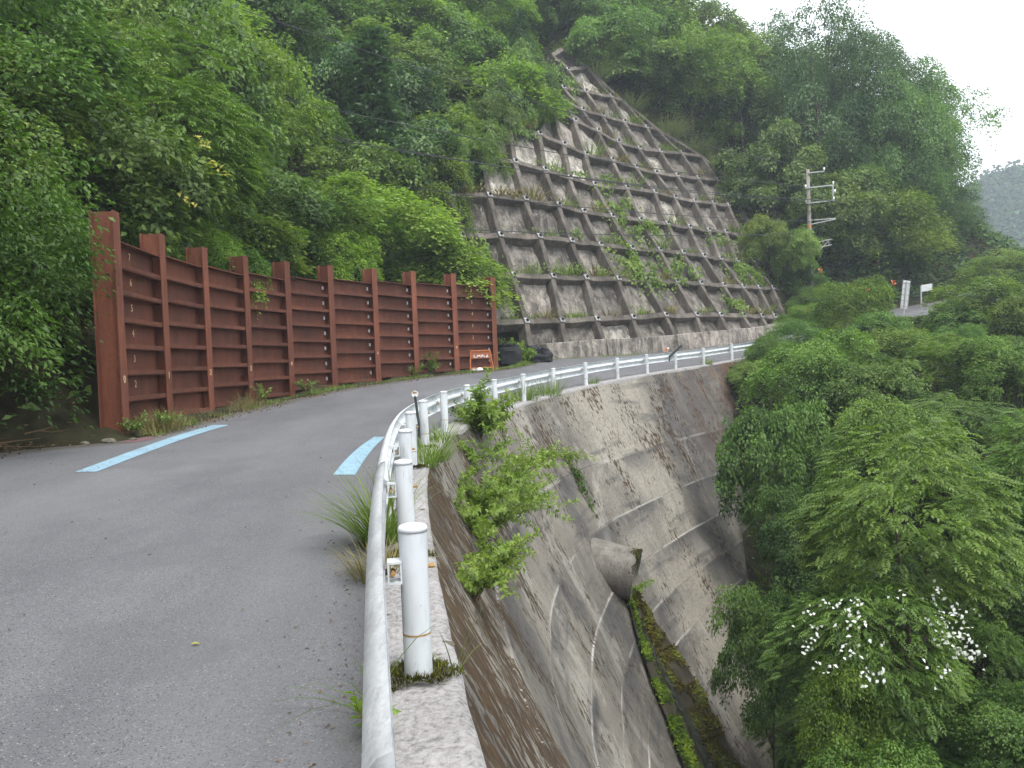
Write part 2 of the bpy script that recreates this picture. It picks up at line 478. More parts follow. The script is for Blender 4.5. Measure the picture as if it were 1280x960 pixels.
M['grass'] = mat_leaf('grass_blade', (0.08, 0.13, 0.025), (0.16, 0.24, 0.05), (0.25, 0.33, 0.09), 0.4, tip=(0.38, 0.33, 0.14))
M['grass_dry'] = mat_leaf('dry_grass', (0.12, 0.09, 0.04), (0.2, 0.17, 0.07), (0.27, 0.24, 0.1), 0.3, tip=(0.34, 0.25, 0.14))
M['pampas'] = mat_leaf('silver_grass', (0.11, 0.15, 0.065), (0.2, 0.25, 0.11), (0.29, 0.32, 0.17), 0.35, tip=(0.33, 0.28, 0.17))
M['plume'] = mat_leaf('old_plume', (0.16, 0.12, 0.085), (0.24, 0.19, 0.13), (0.3, 0.25, 0.18), 0.2)
M['moss'] = mat_leaf('moss_cushion', (0.035, 0.032, 0.01), (0.1, 0.1, 0.02), (0.17, 0.19, 0.03), 0.15, 0.9, tip=(0.16, 0.1, 0.045), spec=0.1)
M['moss_green'] = mat_leaf('wet_moss', (0.03, 0.05, 0.01), (0.09, 0.15, 0.015), (0.17, 0.24, 0.025), 0.2, 0.8, spec=0.1)
M['moss_mixed'] = mat_leaf('brown_green_moss', (0.045, 0.03, 0.01), (0.105, 0.085, 0.018), (0.16, 0.19, 0.03), 0.2, 0.85, tip=(0.2, 0.26, 0.035), spec=0.1)
M['petal'] = mat_leaf('white_leaf_patch', (0.55, 0.58, 0.52), (0.7, 0.72, 0.68), (0.8, 0.8, 0.78), 0.3)
M['flower'] = mat_leaf('orange_flower', (0.5, 0.1, 0.03), (0.6, 0.16, 0.05), (0.7, 0.25, 0.08), 0.3)
M['dead'] = mat_leaf('dead_leaf', (0.06, 0.035, 0.018), (0.13, 0.08, 0.04), (0.22, 0.15, 0.08), 0.15, 0.85)
M['yellow'] = mat_leaf('yellowing_leaf', (0.3, 0.3, 0.05), (0.45, 0.42, 0.09), (0.6, 0.5, 0.14), 0.35, tip=(0.6, 0.3, 0.12))
M['far'] = mat_leaf('far_canopy', (0.03, 0.068, 0.028), (0.06, 0.115, 0.04), (0.1, 0.165, 0.055), 0.2, 0.8)

# ------------------------------------------------------------------ object helpers
def obj(name, me, m=None, parent=None):
    if m is not None and not me.materials:
        me.materials.append(m)
    o = bpy.data.objects.new(name, me)
    COL.objects.link(o)
    if parent is not None:
        o.parent = parent
    return o
def tag(o, label=None, cat=None, group=None, kind=None):
    for k, v in (('label', label), ('category', cat), ('group', group), ('kind', kind)):
        if v is not None:
            o[k] = v
    return o
def empty(name, loc, rotz=0.0, scale=1.0):
    o = bpy.data.objects.new(name, None)
    COL.objects.link(o)
    o.empty_display_size = 0.2
    o.location = loc
    o.rotation_euler = (0, 0, rotz)
    o.scale = (scale,) * 3 if not isinstance(scale, tuple) else scale
    return o
def mesh_np(name, V, F, smooth=False, shade=None, uv=None):
    """mesh from numpy arrays; F is (n,4) or (n,3)"""
    V = np.asarray(V, np.float32); F = np.asarray(F, np.int32)
    me = bpy.data.meshes.new(name)
    k = F.shape[1]
    me.vertices.add(len(V)); me.vertices.foreach_set('co', V.ravel())
    me.loops.add(F.size); me.loops.foreach_set('vertex_index', F.ravel())
    me.polygons.add(len(F)); me.polygons.foreach_set('loop_start', np.arange(0, F.size, k, dtype=np.int32))
    if uv is not None:
        l = me.uv_layers.new(name='UVMap')
        l.data.foreach_set('uv', np.asarray(uv, np.float32)[F.ravel()].ravel())
    if shade is not None:
        a = me.attributes.new('shade', 'FLOAT', 'FACE')
        a.data.foreach_set('value', np.asarray(shade, np.float32))
    me.update(calc_edges=True)
    if smooth:
        me.polygons.foreach_set('use_smooth', np.ones(len(F), bool))
    return me
def grid_faces(nu, nv):
    i = np.arange(nu - 1)[:, None]; j = np.arange(nv - 1)[None, :]
    a = (i * nv + j).ravel()
    return np.stack([a, a + nv, a + nv + 1, a + 1], 1)

class MB:
    """collects boxes, tubes and prisms into one mesh"""
    def __init__(s):
        s.v = []; s.f = []
    def add(s, vs, fs):
        o = len(s.v)
        s.v += [tuple(p) for p in vs]
        s.f += [tuple(i + o for i in f) for f in fs]
    def hexa(s, P):
        """P: 8 corners, bottom four then top four, both anticlockwise from above"""
        s.add(P, [(3, 2, 1, 0), (4, 5, 6, 7), (0, 1, 5, 4), (1, 2, 6, 5), (2, 3, 7, 6), (3, 0, 4, 7)])
    def box(s, c, ax, ay, az):
        """centre and three half-axis vectors"""
        c, ax, ay, az = (Vector(q) for q in (c, ax, ay, az))
        s.hexa([c - ax - ay - az, c + ax - ay - az, c + ax + ay - az, c - ax + ay - az,
                c - ax - ay + az, c + ax - ay + az, c + ax + ay + az, c - ax + ay + az])
    def tube(s, pts, rad, n=8, caps=True):
        pts = [Vector(p) for p in pts]
        if isinstance(rad, (int, float)):
            rad = [rad] * len(pts)
        rings = []
        ref = None
        for i, p in enumerate(pts):
            t = (pts[min(i + 1, len(pts) - 1)] - pts[max(i - 1, 0)]).normalized()
            if ref is None:
                ref = Vector((0, 0, 1)) if abs(t.z) < 0.9 else Vector((1, 0, 0))
            a = t.cross(ref).normalized(); b = a.cross(t).normalized(); ref = b
            rings.append([p + (a * math.cos(2 * math.pi * k / n) + b * math.sin(2 * math.pi * k / n)) * rad[i] for k in range(n)])
        o = len(s.v)
        for r in rings:
            s.v += [tuple(q) for q in r]
        for i in range(len(pts) - 1):
            for k in range(n):
                k2 = (k + 1) % n
                s.f.append((o + i * n + k, o + i * n + k2, o + (i + 1) * n + k2, o + (i + 1) * n + k))
        if caps:
            s.f.append(tuple(o + k for k in range(n))[::-1])
            s.f.append(tuple(o + (len(pts) - 1) * n + k for k in range(n)))
    def mesh(s, name, bevel=0.0, smooth=False):
        me = bpy.data.meshes.new(name)
        me.from_pydata(s.v, [], s.f)
        bm = bmesh.new(); bm.from_mesh(me)
        bmesh.ops.recalc_face_normals(bm, faces=bm.faces)
        if bevel:
            bmesh.ops.bevel(bm, geom=[e for e in bm.edges if e.is_manifold and e.calc_face_angle(0) > 0.5], offset=bevel, segments=1, affect='EDGES', clamp_overlap=True)
        bm.to_mesh(me); bm.free()
        if smooth:
            for p in me.polygons:
                p.use_smooth = True
        me.update()
        return me
    def build(s, name, m, parent=None, bevel=0.0, smooth=False):
        return obj(name, s.mesh(name, bevel, smooth), m, parent)

def catmull(P, n=8):
    P = np.asarray(P, float)
    Q = np.vstack([2 * P[0] - P[1], P, 2 * P[-1] - P[-2]])
    o = []
    for i in range(1, len(Q) - 2):
        for t in np.arange(n) / n:
            a, b, c, d = Q[i - 1:i + 3]
            o.append(.5 * (2 * b + (c - a) * t + (2 * a - 5 * b + 4 * c - d) * t * t + (3 * b - a - 3 * c + d) * t ** 3))
    o.append(P[-1])
    return np.array(o)
def relax(C, k):
    for _ in range(k):
        C = C.copy()
        C[1:-1] = (C[:-2] + 2 * C[1:-1] + C[2:]) / 4
    return C
def normals2(C):
    T = np.gradient(C, axis=0)
    T /= np.linalg.norm(T, axis=1)[:, None]
    return T, np.c_[T[:, 1], -T[:, 0]]

# ------------------------------------------------------------------ layout of the road
def roadz(x, y):
    x = np.asarray(x, float); y = np.minimum(np.asarray(y, float), 62.0)
    return -.02 - .0368 * np.clip(x, -9, 9) + .0105 * y + .00085 * y * y * (y > 0) + .09 * np.maximum(0, x - 14) \
        - .11 * np.exp(-((y - 22) / 5.0) ** 2) - .02
RAIL = np.array([(.78, -3.4), (.32, -.9), (-.10, 1.55), (-.53, 4.04), (-.87, 6.35), (-1.17, 8.7), (-1.40, 10.97), (-1.44, 13.0), (-1.31, 15.3),
                 (-1.0, 17.7), (-.45, 20.3), (.3, 22.8), (1.25, 25.0), (2.46, 27.3), (3.85, 29.8), (5.35, 32.2), (6.95, 34.6), (8.7, 37),
                 (10.6, 39.2), (12.6, 41.3), (14.8, 43.2), (17.2, 44.9)])
RC = relax(catmull(RAIL), 20)                     # line of the guardrail posts
RT, RN = normals2(RC)                             # tangent, outward (ravine) normal
REXT = np.vstack([RC, relax(catmull([(17.2, 44.9), (21, 47.5), (27, 50.5), (36, 54), (48, 57), (70, 60)]), 6)[1:]])
HILL = np.array([(-7.5, -6), (-8.2, 4), (-8.4, 10), (-8.1, 13), (-6.9, 14.6), (-6.9, 17), (-6.95, 20.4), (-6.65, 23), (-6.2, 25), (-5.45, 27.1),
                 (-4.4, 29.2), (-3.2, 31.5), (-1.75, 33.5), (-.2, 35.4), (1.0, 38.5), (2.0, 41.6), (4.5, 43.4), (7, 45.2), (11, 48.2), (17.5, 53.4),
                 (24, 57.5), (32, 61), (45, 64), (70, 67)])
HPAIR = np.array([-3.4, 2.5, 7.5, 10, 11.5, 13.5, 15.5, 17, 18.5, 20, 21.5, 23, 24.5, 26.5, 28.5, 30, 32, 34, 37.5, 43, 47, 51, 55, 60])
HC = catmull(HILL, 8)
t_h = np.arange(len(HC)) / 8.0
HP = np.interp(t_h, np.arange(len(HPAIR)), HPAIR)
RX = np.interp(HP, REXT[:, 1], REXT[:, 0])
ROADR = np.c_[RX, HP]

def signed_side(P, C):
    """distance of plan points P to polyline C, positive on the right of its direction; also index of nearest vertex"""
    T, N = normals2(C)
    d2 = ((P[:, None, :] - C[None, :, :]) ** 2).sum(2)
    i = d2.argmin(1)
    sgn = np.sign(((P - C[i]) * N[i]).sum(1))
    return np.sqrt(d2[np.arange(len(P)), i]) * sgn, i

# ------------------------------------------------------------------ terrain
E2 = REXT.copy()
_, en = normals2(E2)
E2 = E2 + .2 * en
def terrain_z(P):
    P = np.asarray(P, float)
    x, y = P[:, 0], P[:, 1]
    zr = roadz(x, y)
    dE, iE = signed_side(P, E2)
    dH, iH = signed_side(P, HC)
    dH = -dH
    z = zr - 0.15
    # hillside
    zh0 = roadz(HC[iH, 0], HC[iH, 1])
    slope = 1.08 + .32 * np.exp(-((x - 8) / 9.0) ** 2)
    s = np.maximum(dH, 0)
    rise = slope * np.maximum(s - 0.9, 0) + .12 * np.minimum(s, .9)
    rise = np.where((y > 35.5) & (y < 42) & (x < 3), slope * np.maximum(s - 2.2, 0), rise)
    rise = np.where(x < -5.5, np.where(y < 14.3, .05 * np.minimum(s, 3) + .95 * np.maximum(s - 2.2, 0), rise), rise)
    lim = np.interp(x, [-100, 18, 23, 28, 34, 41, 44.5, 60], [70, 60, 27, 18, 13, 10, 6, 5])
    zh = np.minimum(zh0 + rise, lim + .04 * np.maximum(s, 0) * (x < 40))
    z = np.where(dH > 0, zh, z)
    # ravine side
    xl = 7.2 + (y - 23.7) * .217
    zl = np.where(y > 23.7, np.minimum(-10.6 + (y - 23.7) * .787, 3.0), np.minimum(-10.6 + (23.7 - y) * .30, -6.5))
    bank = np.where(x > xl, zl + .36 * (x - xl), zl - 1.1 * (xl - x))
    bank = np.maximum(bank, -16)
    zedge = roadz(E2[iE, 0], E2[iE, 1])
    cap = zedge - .35 - .22 * np.maximum(dE - 1.0, 0)
    cap = np.where(x > 11.5, zedge - .2 - .10 * np.maximum(dE, 0), cap)
    bank = np.minimum(bank, cap)
    wallz = zedge - np.maximum(dE, 0) / .5
    zr_ = np.where(x < xl, np.minimum(bank, wallz - .9), bank)
    z = np.where((dE > 0) & (dH <= 0), zr_, z)
    return z, dE, dH
gx = np.concatenate([np.arange(-95, -20, 4.0), np.arange(-20, 36, 1.0), np.arange(36, 121, 3.0)])
gy = np.concatenate([np.arange(-22, 80, 1.0), np.arange(80, 190, 4.0)])
GX, GY = np.meshgrid(gx, gy, indexing='ij')
TP = np.c_[GX.ravel(), GY.ravel()]
TZ, TDE, TDH = terrain_z(TP)
rng = np.random.default_rng(5)
TZ = TZ + np.where((TDH > 2) | (TDE > 12), rng.normal(0, .18, len(TZ)), 0)
me = mesh_np('terrain', np.c_[TP, TZ], grid_faces(len(gx), len(gy))[:, ::-1], smooth=True)
tag(obj('terrain', me, M['soil']), kind='structure')
def ground(x, y):
    return float(terrain_z(np.array([[x, y]]))[0][0])
# a wide valley floor under everything, out to the far hills
me = mesh_np('valley_ground', [(-900, -500, -19), (900, -500, -19), (900, 1200, -19), (-900, 1200, -19)], [(0, 1, 2, 3)])
tag(obj('valley_ground', me, M['soil']), kind='structure')

# road sheet
nu, nc = len(HC), 15
V = np.zeros((nu, nc, 3)); UV = np.zeros((nu, nc, 2))
for j in range(nc):
    t = j / (nc - 1)
    V[:, j, :2] = ROADR * (1 - t) + HC * t
    UV[:, j, 0] = t; UV[:, j, 1] = t_h
V[:, :, 2] = roadz(V[:, :, 0], V[:, :, 1])
me = mesh_np('road', V.reshape(-1, 3), grid_faces(nu, nc)[:, ::-1], True, uv=UV.reshape(-1, 2))
me.flip_normals() if me.polygons[0].normal.z < 0 else None
tag(obj('road', me, M['asphalt']), kind='structure')

def strip_on_road(name, center, width, lift, m):
    C = np.asarray(center, float)
    C = catmull(C, 8)
    V = []; 
    for (x, y), w in zip(C, np.interp(np.linspace(0, 1, len(C)), np.linspace(0, 1, len(width)), width)):
        for k in range(5):
            xx = x + w * (k / 4 - .5)
            V.append((xx, y, float(roadz(xx, y)) + lift))
    me = mesh_np(name, V, grid_faces(len(C), 5))
    me.flip_normals() if me.polygons[0].normal.z < 0 else None
    return obj(name, me, m)
o = strip_on_road('road_marking', [(-5.8, 11.0), (-6.0, 13.2), (-6.14, 15.3), (-6.17, 17.2)], [.29, .30, .32, .34], .006, M['blue'])
tag(o, 'long pale blue painted line on the road in front of the rusty wall', 'road marking', kind='structure')
o = strip_on_road('road_marking', [(-2.25, 10.68), (-2.36, 12.0), (-2.44, 13.5), (-2.46, 14.9)], [.29, .28, .25, .2], .006, M['blue'])
tag(o, 'short curved pale blue painted line on the road beside the guardrail', 'road marking', kind='structure')
o = strip_on_road('spray_mark', [(-6.75, 14.2), (-6.7, 14.6), (-6.72, 15.0)], [.25, .4, .2], .005, M['pink'])
tag(o, 'faint pink spray mark on the asphalt by the tall end post', 'paint mark', kind='structure')

# ------------------------------------------------------------------ curved retaining wall on the ravine side
NW = 150
EC = RC[:NW] + .2 * RN[:NW]
EZ = roadz(RC[:NW, 0], RC[:NW, 1])
EL = np.concatenate([[0], np.cumsum(np.linalg.norm(np.diff(EC, axis=0), axis=1))])
BAT = .5
def wall_pt(i, z, out=0.0):
    """point on the wall face at curve index i (float) and height z"""
    i0 = int(min(max(i, 0), NW - 2)); t = i - i0
    e = EC[i0] * (1 - t) + EC[i0 + 1] * t
    n = RN[i0] * (1 - t) + RN[i0 + 1] * t
    ez = EZ[i0] * (1 - t) + EZ[i0 + 1] * t
    d = BAT * (ez - z)
    return np.array([e[0] + n[0] * (d + out), e[1] + n[1] * (d + out), z])
wall = empty('retaining_wall', (0, 4, -2))
tag(wall, 'tall curved concrete retaining wall, stained and mossy, dropping from the guardrail into the ravine', 'retaining wall')
joints = [3.0, -1.5, -3.0, -4.3, -5.4, -6.4, -7.7, -9.2, -10.8, -13.5]
for b in range(len(joints) - 1):
    za, zb = joints[b], joints[b + 1]
    prd = .010 * (b % 2) + .006 * b
    nv = 12
    V = []; UVs = []
    for i in range(NW):
        top = min(za, EZ[i] - .02)
        for j in range(nv):
            if j == 0:
                z = top; out = prd - .14
            else:
                z = top + (zb + .012 - top) * (j - 1) / (nv - 2); out = prd
            p = wall_pt(i, z, out)
            q = Vector((p[0] * .55, p[1] * .55, z * .55))
            k = mnoise.noise(q) * .05 + mnoise.noise(q * 3.1) * .018 if j > 0 else 0
            V.append((p[0] + RN[i, 0] * k, p[1] + RN[i, 1] * k, z + (mnoise.noise(Vector((EL[i] * .35, b * 7.1, 0))) * .012 if j <= 1 and b > 0 else 0)))
            UVs.append((EL[i], z))
    me = mesh_np('concrete_lift', V, grid_faces(NW, nv), True, uv=np.array(UVs))
    me.set_sharp_from_angle(angle=math.radians(35))
    o = obj('concrete_lift', me, M['wall'], wall)
    o.location = (0, -4, 2)
    if me.polygons[len(me.polygons) // 2].normal.x < 0:
        me.flip_normals()

# kerb cap along the wall head
V = []
prof = [(-.26, -.05), (-.26, .035), (-.24, .05), (.17, .05), (.215, .02), (.215, -.12)]
for i in range(NW):
    for (a, h) in prof:
        p = RC[i] + RN[i] * (a + (mnoise.noise(Vector((EL[i] * 2.3, a * 9, 1))) * .012))
        V.append((p[0], p[1], EZ[i] + h + mnoise.noise(Vector((EL[i] * 1.7, a * 5, 4))) * .008))
me = mesh_np('kerb', V, grid_faces(NW, len(prof)))
if me.polygons[2].normal.z < 0:
    me.flip_normals()
kerb = tag(obj('kerb', me, M['cap']), kind='structure')

# drain pipe
px_c = np.array([3.02, 21.07, -3.99]); ax = np.array([.94, -.27, -.24]); ax /= np.linalg.norm(ax)
def ring(c, r, n=40):
    a = np.cross(ax, [0, 0, 1]); a /= np.linalg.norm(a); b = np.cross(a, ax)
    return [tuple(c + (a * math.cos(2 * math.pi * k / n) + b * math.sin(2 * math.pi * k / n)) * r) for k in range(n)]
pb = MB(); n = 40
rs = [ring(px_c - ax * 2.4, .66), ring(px_c, .66), ring(px_c, .56), ring(px_c - ax * 1.6, .56)]
for r in rs:
    pb.v += r
for i in range(3):
    for k in range(n):
        pb.f.append((i * n + k, i * n + (k + 1) % n, (i + 1) * n + (k + 1) % n, (i + 1) * n + k))
pb.f.append(tuple(range(3 * n, 4 * n)))
pipe = pb.build('drain_pipe', M['pipe'])
for p in pipe.data.polygons:
    p.use_smooth = len(p.vertices) == 4
pipe.data.set_sharp_from_angle(angle=math.radians(50))
tag(pipe, 'thick grey concrete drain pipe jutting out of the curved retaining wall', 'drain pipe')

# ------------------------------------------------------------------ leaf, grass and crown meshes
def unit(a):
    return a / np.maximum(np.linalg.norm(a, axis=-1, keepdims=True), 1e-9)
def leaf_quads(P, D, N, L, W, fold=.12, droop=.12):
    """one folded pointed quad per leaf"""
    D = unit(D); S = unit(np.cross(D, N)); N = np.cross(S, D)
    L = np.broadcast_to(np.asarray(L, float), (len(P),))[:, None]
    W = np.broadcast_to(np.asarray(W, float), (len(P),))[:, None]
    a = P
    b = P + D * L * .45 + S * W * .5 + N * L * fold
    c = P + D * L - N * L * droop
    d = P + D * L * .45 - S * W * .5 + N * L * fold
    V = np.stack([a, b, c, d], 1).reshape(-1, 3)
    F = np.arange(len(V)).reshape(-1, 4)
    return V, F
def rand_dir(r, n):
    return unit(r.normal(size=(n, 3)))

def blob_centres(r, blobs, spread, flat):
    """branch masses spread over a whole rounded crown, low ones included"""
    out = []
    for b in range(blobs):
        z = 1 - 1.75 * (b + .5) / blobs
        th = b * 2.4 + r.uniform(-.5, .5)
        h = math.sqrt(max(0, 1 - z * z))
        c = np.array([math.cos(th) * h, math.sin(th) * h, z]) * spread * r.uniform(.62, 1.42) * np.array([1, 1, flat])
        out.append((c, r.uniform(.20, .42)))
    return out
def crown_mesh(name, seed, blobs=19, clumps=22, nl=24, L=.07, ratio=.55, style='bushy', flat=.95, rc=.15, spread=.62):
    """crown of unit radius: leaf sprays over many branch masses, uneven outline, gaps between them"""
    r = np.random.default_rng(seed)
    Ps, Ds, Ns, Sh = [], [], [], []
    for c, br in blob_centres(r, blobs, spread, flat):
        bt = r.normal(0, .10)
        co = unit(c + np.array([0, 0, .15]))
        k = 0
        while k < clumps:
            d = rand_dir(r, 1)[0]
            if d.dot(co) < -.1 or d[2] < -.45:
                continue
            k += 1
            p = c + d * br * r.uniform(.7, 1.08) * np.array([1, 1, flat])
            out = unit(p * np.array([1, 1, .5]) + d * .3)
            if style == 'layered':
                cn = unit(np.array([0, 0, 1.0]) + d * .38 + r.normal(0, .16, 3))
            elif style == 'droop':
                cn = unit(d * .6 + np.array([0, 0, .7]) + r.normal(0, .22, 3))
            else:
                cn = unit(d * .6 + np.array([0, 0, .8]) + r.normal(0, .3, 3))
            e1 = unit(out - cn * out.dot(cn) + 1e-6); e2 = np.cross(cn, e1)
            rr = np.sqrt(r.uniform(0, 1, nl)) * rc * r.uniform(.6, 1.25)
            th = r.uniform(0, 2 * np.pi, nl)
            el = 1.45 if style != 'bushy' else 1.1
            px = rr * np.cos(th) * el; py = rr * np.sin(th) / el * 1.1
            sag = -(px ** 2) * (1.2 if style == 'droop' else .7) / max(rc, .01)
            P = p + px[:, None] * e1 + py[:, None] * e2 + (r.normal(0, rc * .2, nl) + sag)[:, None] * cn
            D = e1 * .6 + (np.cos(th)[:, None] * e1 + np.sin(th)[:, None] * e2) * .9 + r.normal(0, .32, (nl, 3)) - np.array([0, 0, .22])
            N = cn + r.normal(0, .38, (nl, 3))
            Ps.append(P); Ds.append(D); Ns.append(N)
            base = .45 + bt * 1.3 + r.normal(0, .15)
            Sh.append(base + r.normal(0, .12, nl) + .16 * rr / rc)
    P = np.concatenate(Ps); D = np.concatenate(Ds); N = np.concatenate(Ns); sh = np.concatenate(Sh)
    l = L * r.uniform(.65, 1.3, len(P))
    V, F = leaf_quads(P, D, N, l, l * ratio)
    return mesh_np(name, V, F, shade=np.clip(sh, 0, 1))

def frond_crown_mesh(name, seed, blobs=9, fronds=70, pairs=5, FL=.2, ratio=.42, flat=.75, spread=.62):
    """crown of unit radius made of compound leaves, each a stalk with paired leaflets"""
    r = np.random.default_rng(seed)
    Ps, Ds, Ns, Sh, Ls = [], [], [], [], []
    for c, br in blob_centres(r, blobs, spread, flat):
        bt = r.normal(0, .09)
        for k in range(fronds):
            d = rand_dir(r, 1)[0]
            if d.dot(unit(c + np.array([0, 0, .15]))) < -.2:
                d = -d
            p = c + d * br * r.uniform(.6, 1.1) * np.array([1, 1, flat])
            out = unit(p * np.array([1, 1, .3]) + r.normal(0, .35, 3))
            up = unit(np.array([0, 0, 1.0]) + d * .25 + r.normal(0, .2, 3))
            ax_ = unit(out - up * out.dot(up)); sd_ = np.cross(up, ax_)
            fl = FL * r.uniform(.6, 1.25)
            base = .45 + bt + r.normal(0, .12)
            for q in range(pairs):
                t = (q + .8) / pairs
                pc = p + ax_ * fl * t - np.array([0, 0, fl * .2 * t * t])
                ll = fl * .40 * (1.15 - .55 * abs(t - .5))
                for sg in (-1, 1):
                    Ps.append(pc); Ds.append(ax_ * .6 + sd_ * sg - np.array([0, 0, .1])); Ns.append(up + r.normal(0, .2, 3)); Ls.append(ll); Sh.append(base + r.normal(0, .08) + .12 * t)
            Ps.append(p + ax_ * fl - np.array([0, 0, fl * .2])); Ds.append(ax_ - np.array([0, 0, .35])); Ns.append(up); Ls.append(fl * .42); Sh.append(base + .15)
    l = np.array(Ls)
    V, F = leaf_quads(np.array(Ps), np.array(Ds), np.array(Ns), l, l * ratio)
    return mesh_np(name, V, F, shade=np.clip(np.array(Sh), 0, 1))

def conifer_mesh(name, seed, whorls=24, arms=9, nl=26):
    """narrow cedar-like crown, height 0..1, radius about 0.2"""
    r = np.random.default_rng(seed)
    Ps, Ds, Ns, Sh = [], [], [], []
    for w in range(whorls):
        z = .12 + .88 * w / whorls
        R = .21 * (1 - z) ** .75 + .02
        for a in range(arms):
            th = r.uniform(0, 2 * np.pi); rl = R * r.uniform(.6, 1.15)
            o = np.array([math.cos(th), math.sin(th), 0])
            base = .45 + r.normal(0, .14)
            t = r.uniform(.25, 1.0, nl)
            P = np.array([0, 0, z]) + o * (rl * t)[:, None] + np.array([0, 0, -1]) * (rl * .45 * t ** 2)[:, None] + r.normal(0, .017, (nl, 3))
            D = o + r.normal(0, .5, (nl, 3)) + np.array([0, 0, .1])
            Ps.append(P); Ds.append(D); Ns.append(np.array([0, 0, 1.0]) + r.normal(0, .4, (nl, 3))); Sh.append(base + r.normal(0, .1, nl) + .15 * t)
    P = np.concatenate(Ps); l = .042 * r.uniform(.6, 1.3, len(P))
    V, F = leaf_quads(P, np.concatenate(Ds), np.concatenate(Ns), l, l * .42)
    return mesh_np(name, V, F, shade=np.clip(np.concatenate(Sh), 0, 1))

def blades(r, P0, n_dir, L, W, bend, segs=4, tip=None):
    """grass blades: roots P0, lean directions, lengths, widths"""
    n = len(P0)
    L = np.broadcast_to(L, (n,)); W = np.broadcast_to(W, (n,)); bend = np.broadcast_to(bend, (n,))
    h = unit(np.c_[n_dir[:, :2], np.zeros(n)])
    s = np.c_[-h[:, 1], h[:, 0], np.zeros(n)]
    V = np.zeros((n, segs + 1, 2, 3))
    ang0 = np.arctan2(np.linalg.norm(n_dir[:, :2], axis=1), n_dir[:, 2])
    p = P0.copy()
    for k in range(segs + 1):
        t = k / segs
        w = W * (1 - t ** 1.6) * .5 + .0004
        V[:, k, 0] = p - s * w[:, None]; V[:, k, 1] = p + s * w[:, None]
        a = ang0 + bend * t
        p = p + (h * np.sin(a)[:, None] + np.array([0, 0, 1.0]) * np.cos(a)[:, None]) * (L / segs)[:, None]
    idx = np.arange(n)[:, None] * (2 * (segs + 1)) + (2 * np.arange(segs))[None, :]
    F = np.stack([idx, idx + 1, idx + 3, idx + 2], -1).reshape(-1, 4)
    return V.reshape(-1, 3), F
def tuft_mesh(name, seed, n=40, L=.5, W=.008, spread=.06, lean=.5, bend=1.2, segs=4, dry=.2, lean_dir=None):
    r = np.random.default_rng(seed)
    th = r.uniform(0, 2 * np.pi, n)
    P0 = np.c_[np.cos(th), np.sin(th), th * 0] * (spread * np.sqrt(r.uniform(0, 1, n)))[:, None]
    d = np.c_[np.cos(th) * lean, np.sin(th) * lean, np.ones(n)] + r.normal(0, .18, (n, 3))
    if lean_dir is not None:
        d = d + np.asarray(lean_dir)
    V, F = blades(r, P0, d, L * r.uniform(.5, 1.15, n), W * r.uniform(.7, 1.3, n), bend * r.uniform(.4, 1.3, n), segs)
    sh = np.where(r.uniform(0, 1, n) < dry, r.uniform(.8, 1, n), r.uniform(.2, .75, n))
    return mesh_np(name, V, F, shade=np.repeat(sh, segs))

def stem_plant(seed, nstem=5, H=.8, leaf=.06, lean=.35, bend=.5, step=.05, ratio=.5, red=.0, side=2):
    """upright or arching leafy stems: returns stem mesh builder and leaf mesh"""
    r = np.random.default_rng(seed)
    mb = MB(); Ps, Ds, Ns, Sh, Ls = [], [], [], [], []
    def grow(p, d, h, lev):
        n = max(4, int(h / .08)); pts = [p.copy()]; q = p.copy(); dd = d.copy()
        hb = unit(np.array([d[0], d[1], 0]) + r.normal(0, .3, 3) * np.array([1, 1, 0]))
        for k in range(n):
            dd = unit(dd + hb * bend / n + np.array([0, 0, -bend * .5 / n]) + r.normal(0, .06, 3))
            q = q + dd * h / n; pts.append(q.copy())
        mb.tube(pts, [.006 * (1 - .75 * i / n) * (1 if lev == 0 else .6) for i in range(n + 1)], 5, False)
        L_ = 0; a0 = r.uniform(0, 6.28)
        m = int(h / step)
        for j in range(m):
            t = .18 + .82 * (j + .5) / m
            i = min(int(t * n), n - 1); pc = pts[i] + (pts[i + 1] - pts[i]) * (t * n - i)
            tg = unit(pts[i + 1] - pts[i]); e1 = unit(np.cross(tg, [0.3, .2, 1])); e2 = np.cross(tg, e1)
            a0 += 2.4
            tone = .5 + r.normal(0, .13) + .25 * t
            for sg in range(side):
                a = a0 + sg * math.pi * 2 / side
                o = e1 * math.cos(a) + e2 * math.sin(a)
                Ps.append(pc); Ds.append(o + tg * .5 + np.array([0, 0, .05])); Ns.append(np.array([0, 0, 1.0]) + r.normal(0, .3, 3) + tg * .4)
                Ls.append(leaf * r.uniform(.6, 1.25) * (1.1 - .45 * t)); Sh.append(tone + r.normal(0, .06) + (red if r.uniform() < .12 else 0))
        if lev == 0:
            for b in range(int(h / .28)):
                i = int(r.uniform(.25, .8) * n)
                grow(pts[i], unit(unit(pts[i + 1] - pts[i]) + rand_dir(r, 1)[0] * .9), h * r.uniform(.3, .5), 1)
    for s_ in range(nstem):
        th = r.uniform(0, 6.28)
        grow(np.array([r.normal(0, .04), r.normal(0, .04), 0]), unit(np.array([math.cos(th) * lean, math.sin(th) * lean, 1])), H * r.uniform(.6, 1.1), 0)
    l = np.array(Ls)
    V, F = leaf_quads(np.array(Ps), np.array(Ds), np.array(Ns), l, l * ratio)
    return mb, mesh_np('leaves', V, F, shade=np.clip(np.array(Sh), 0, 1))

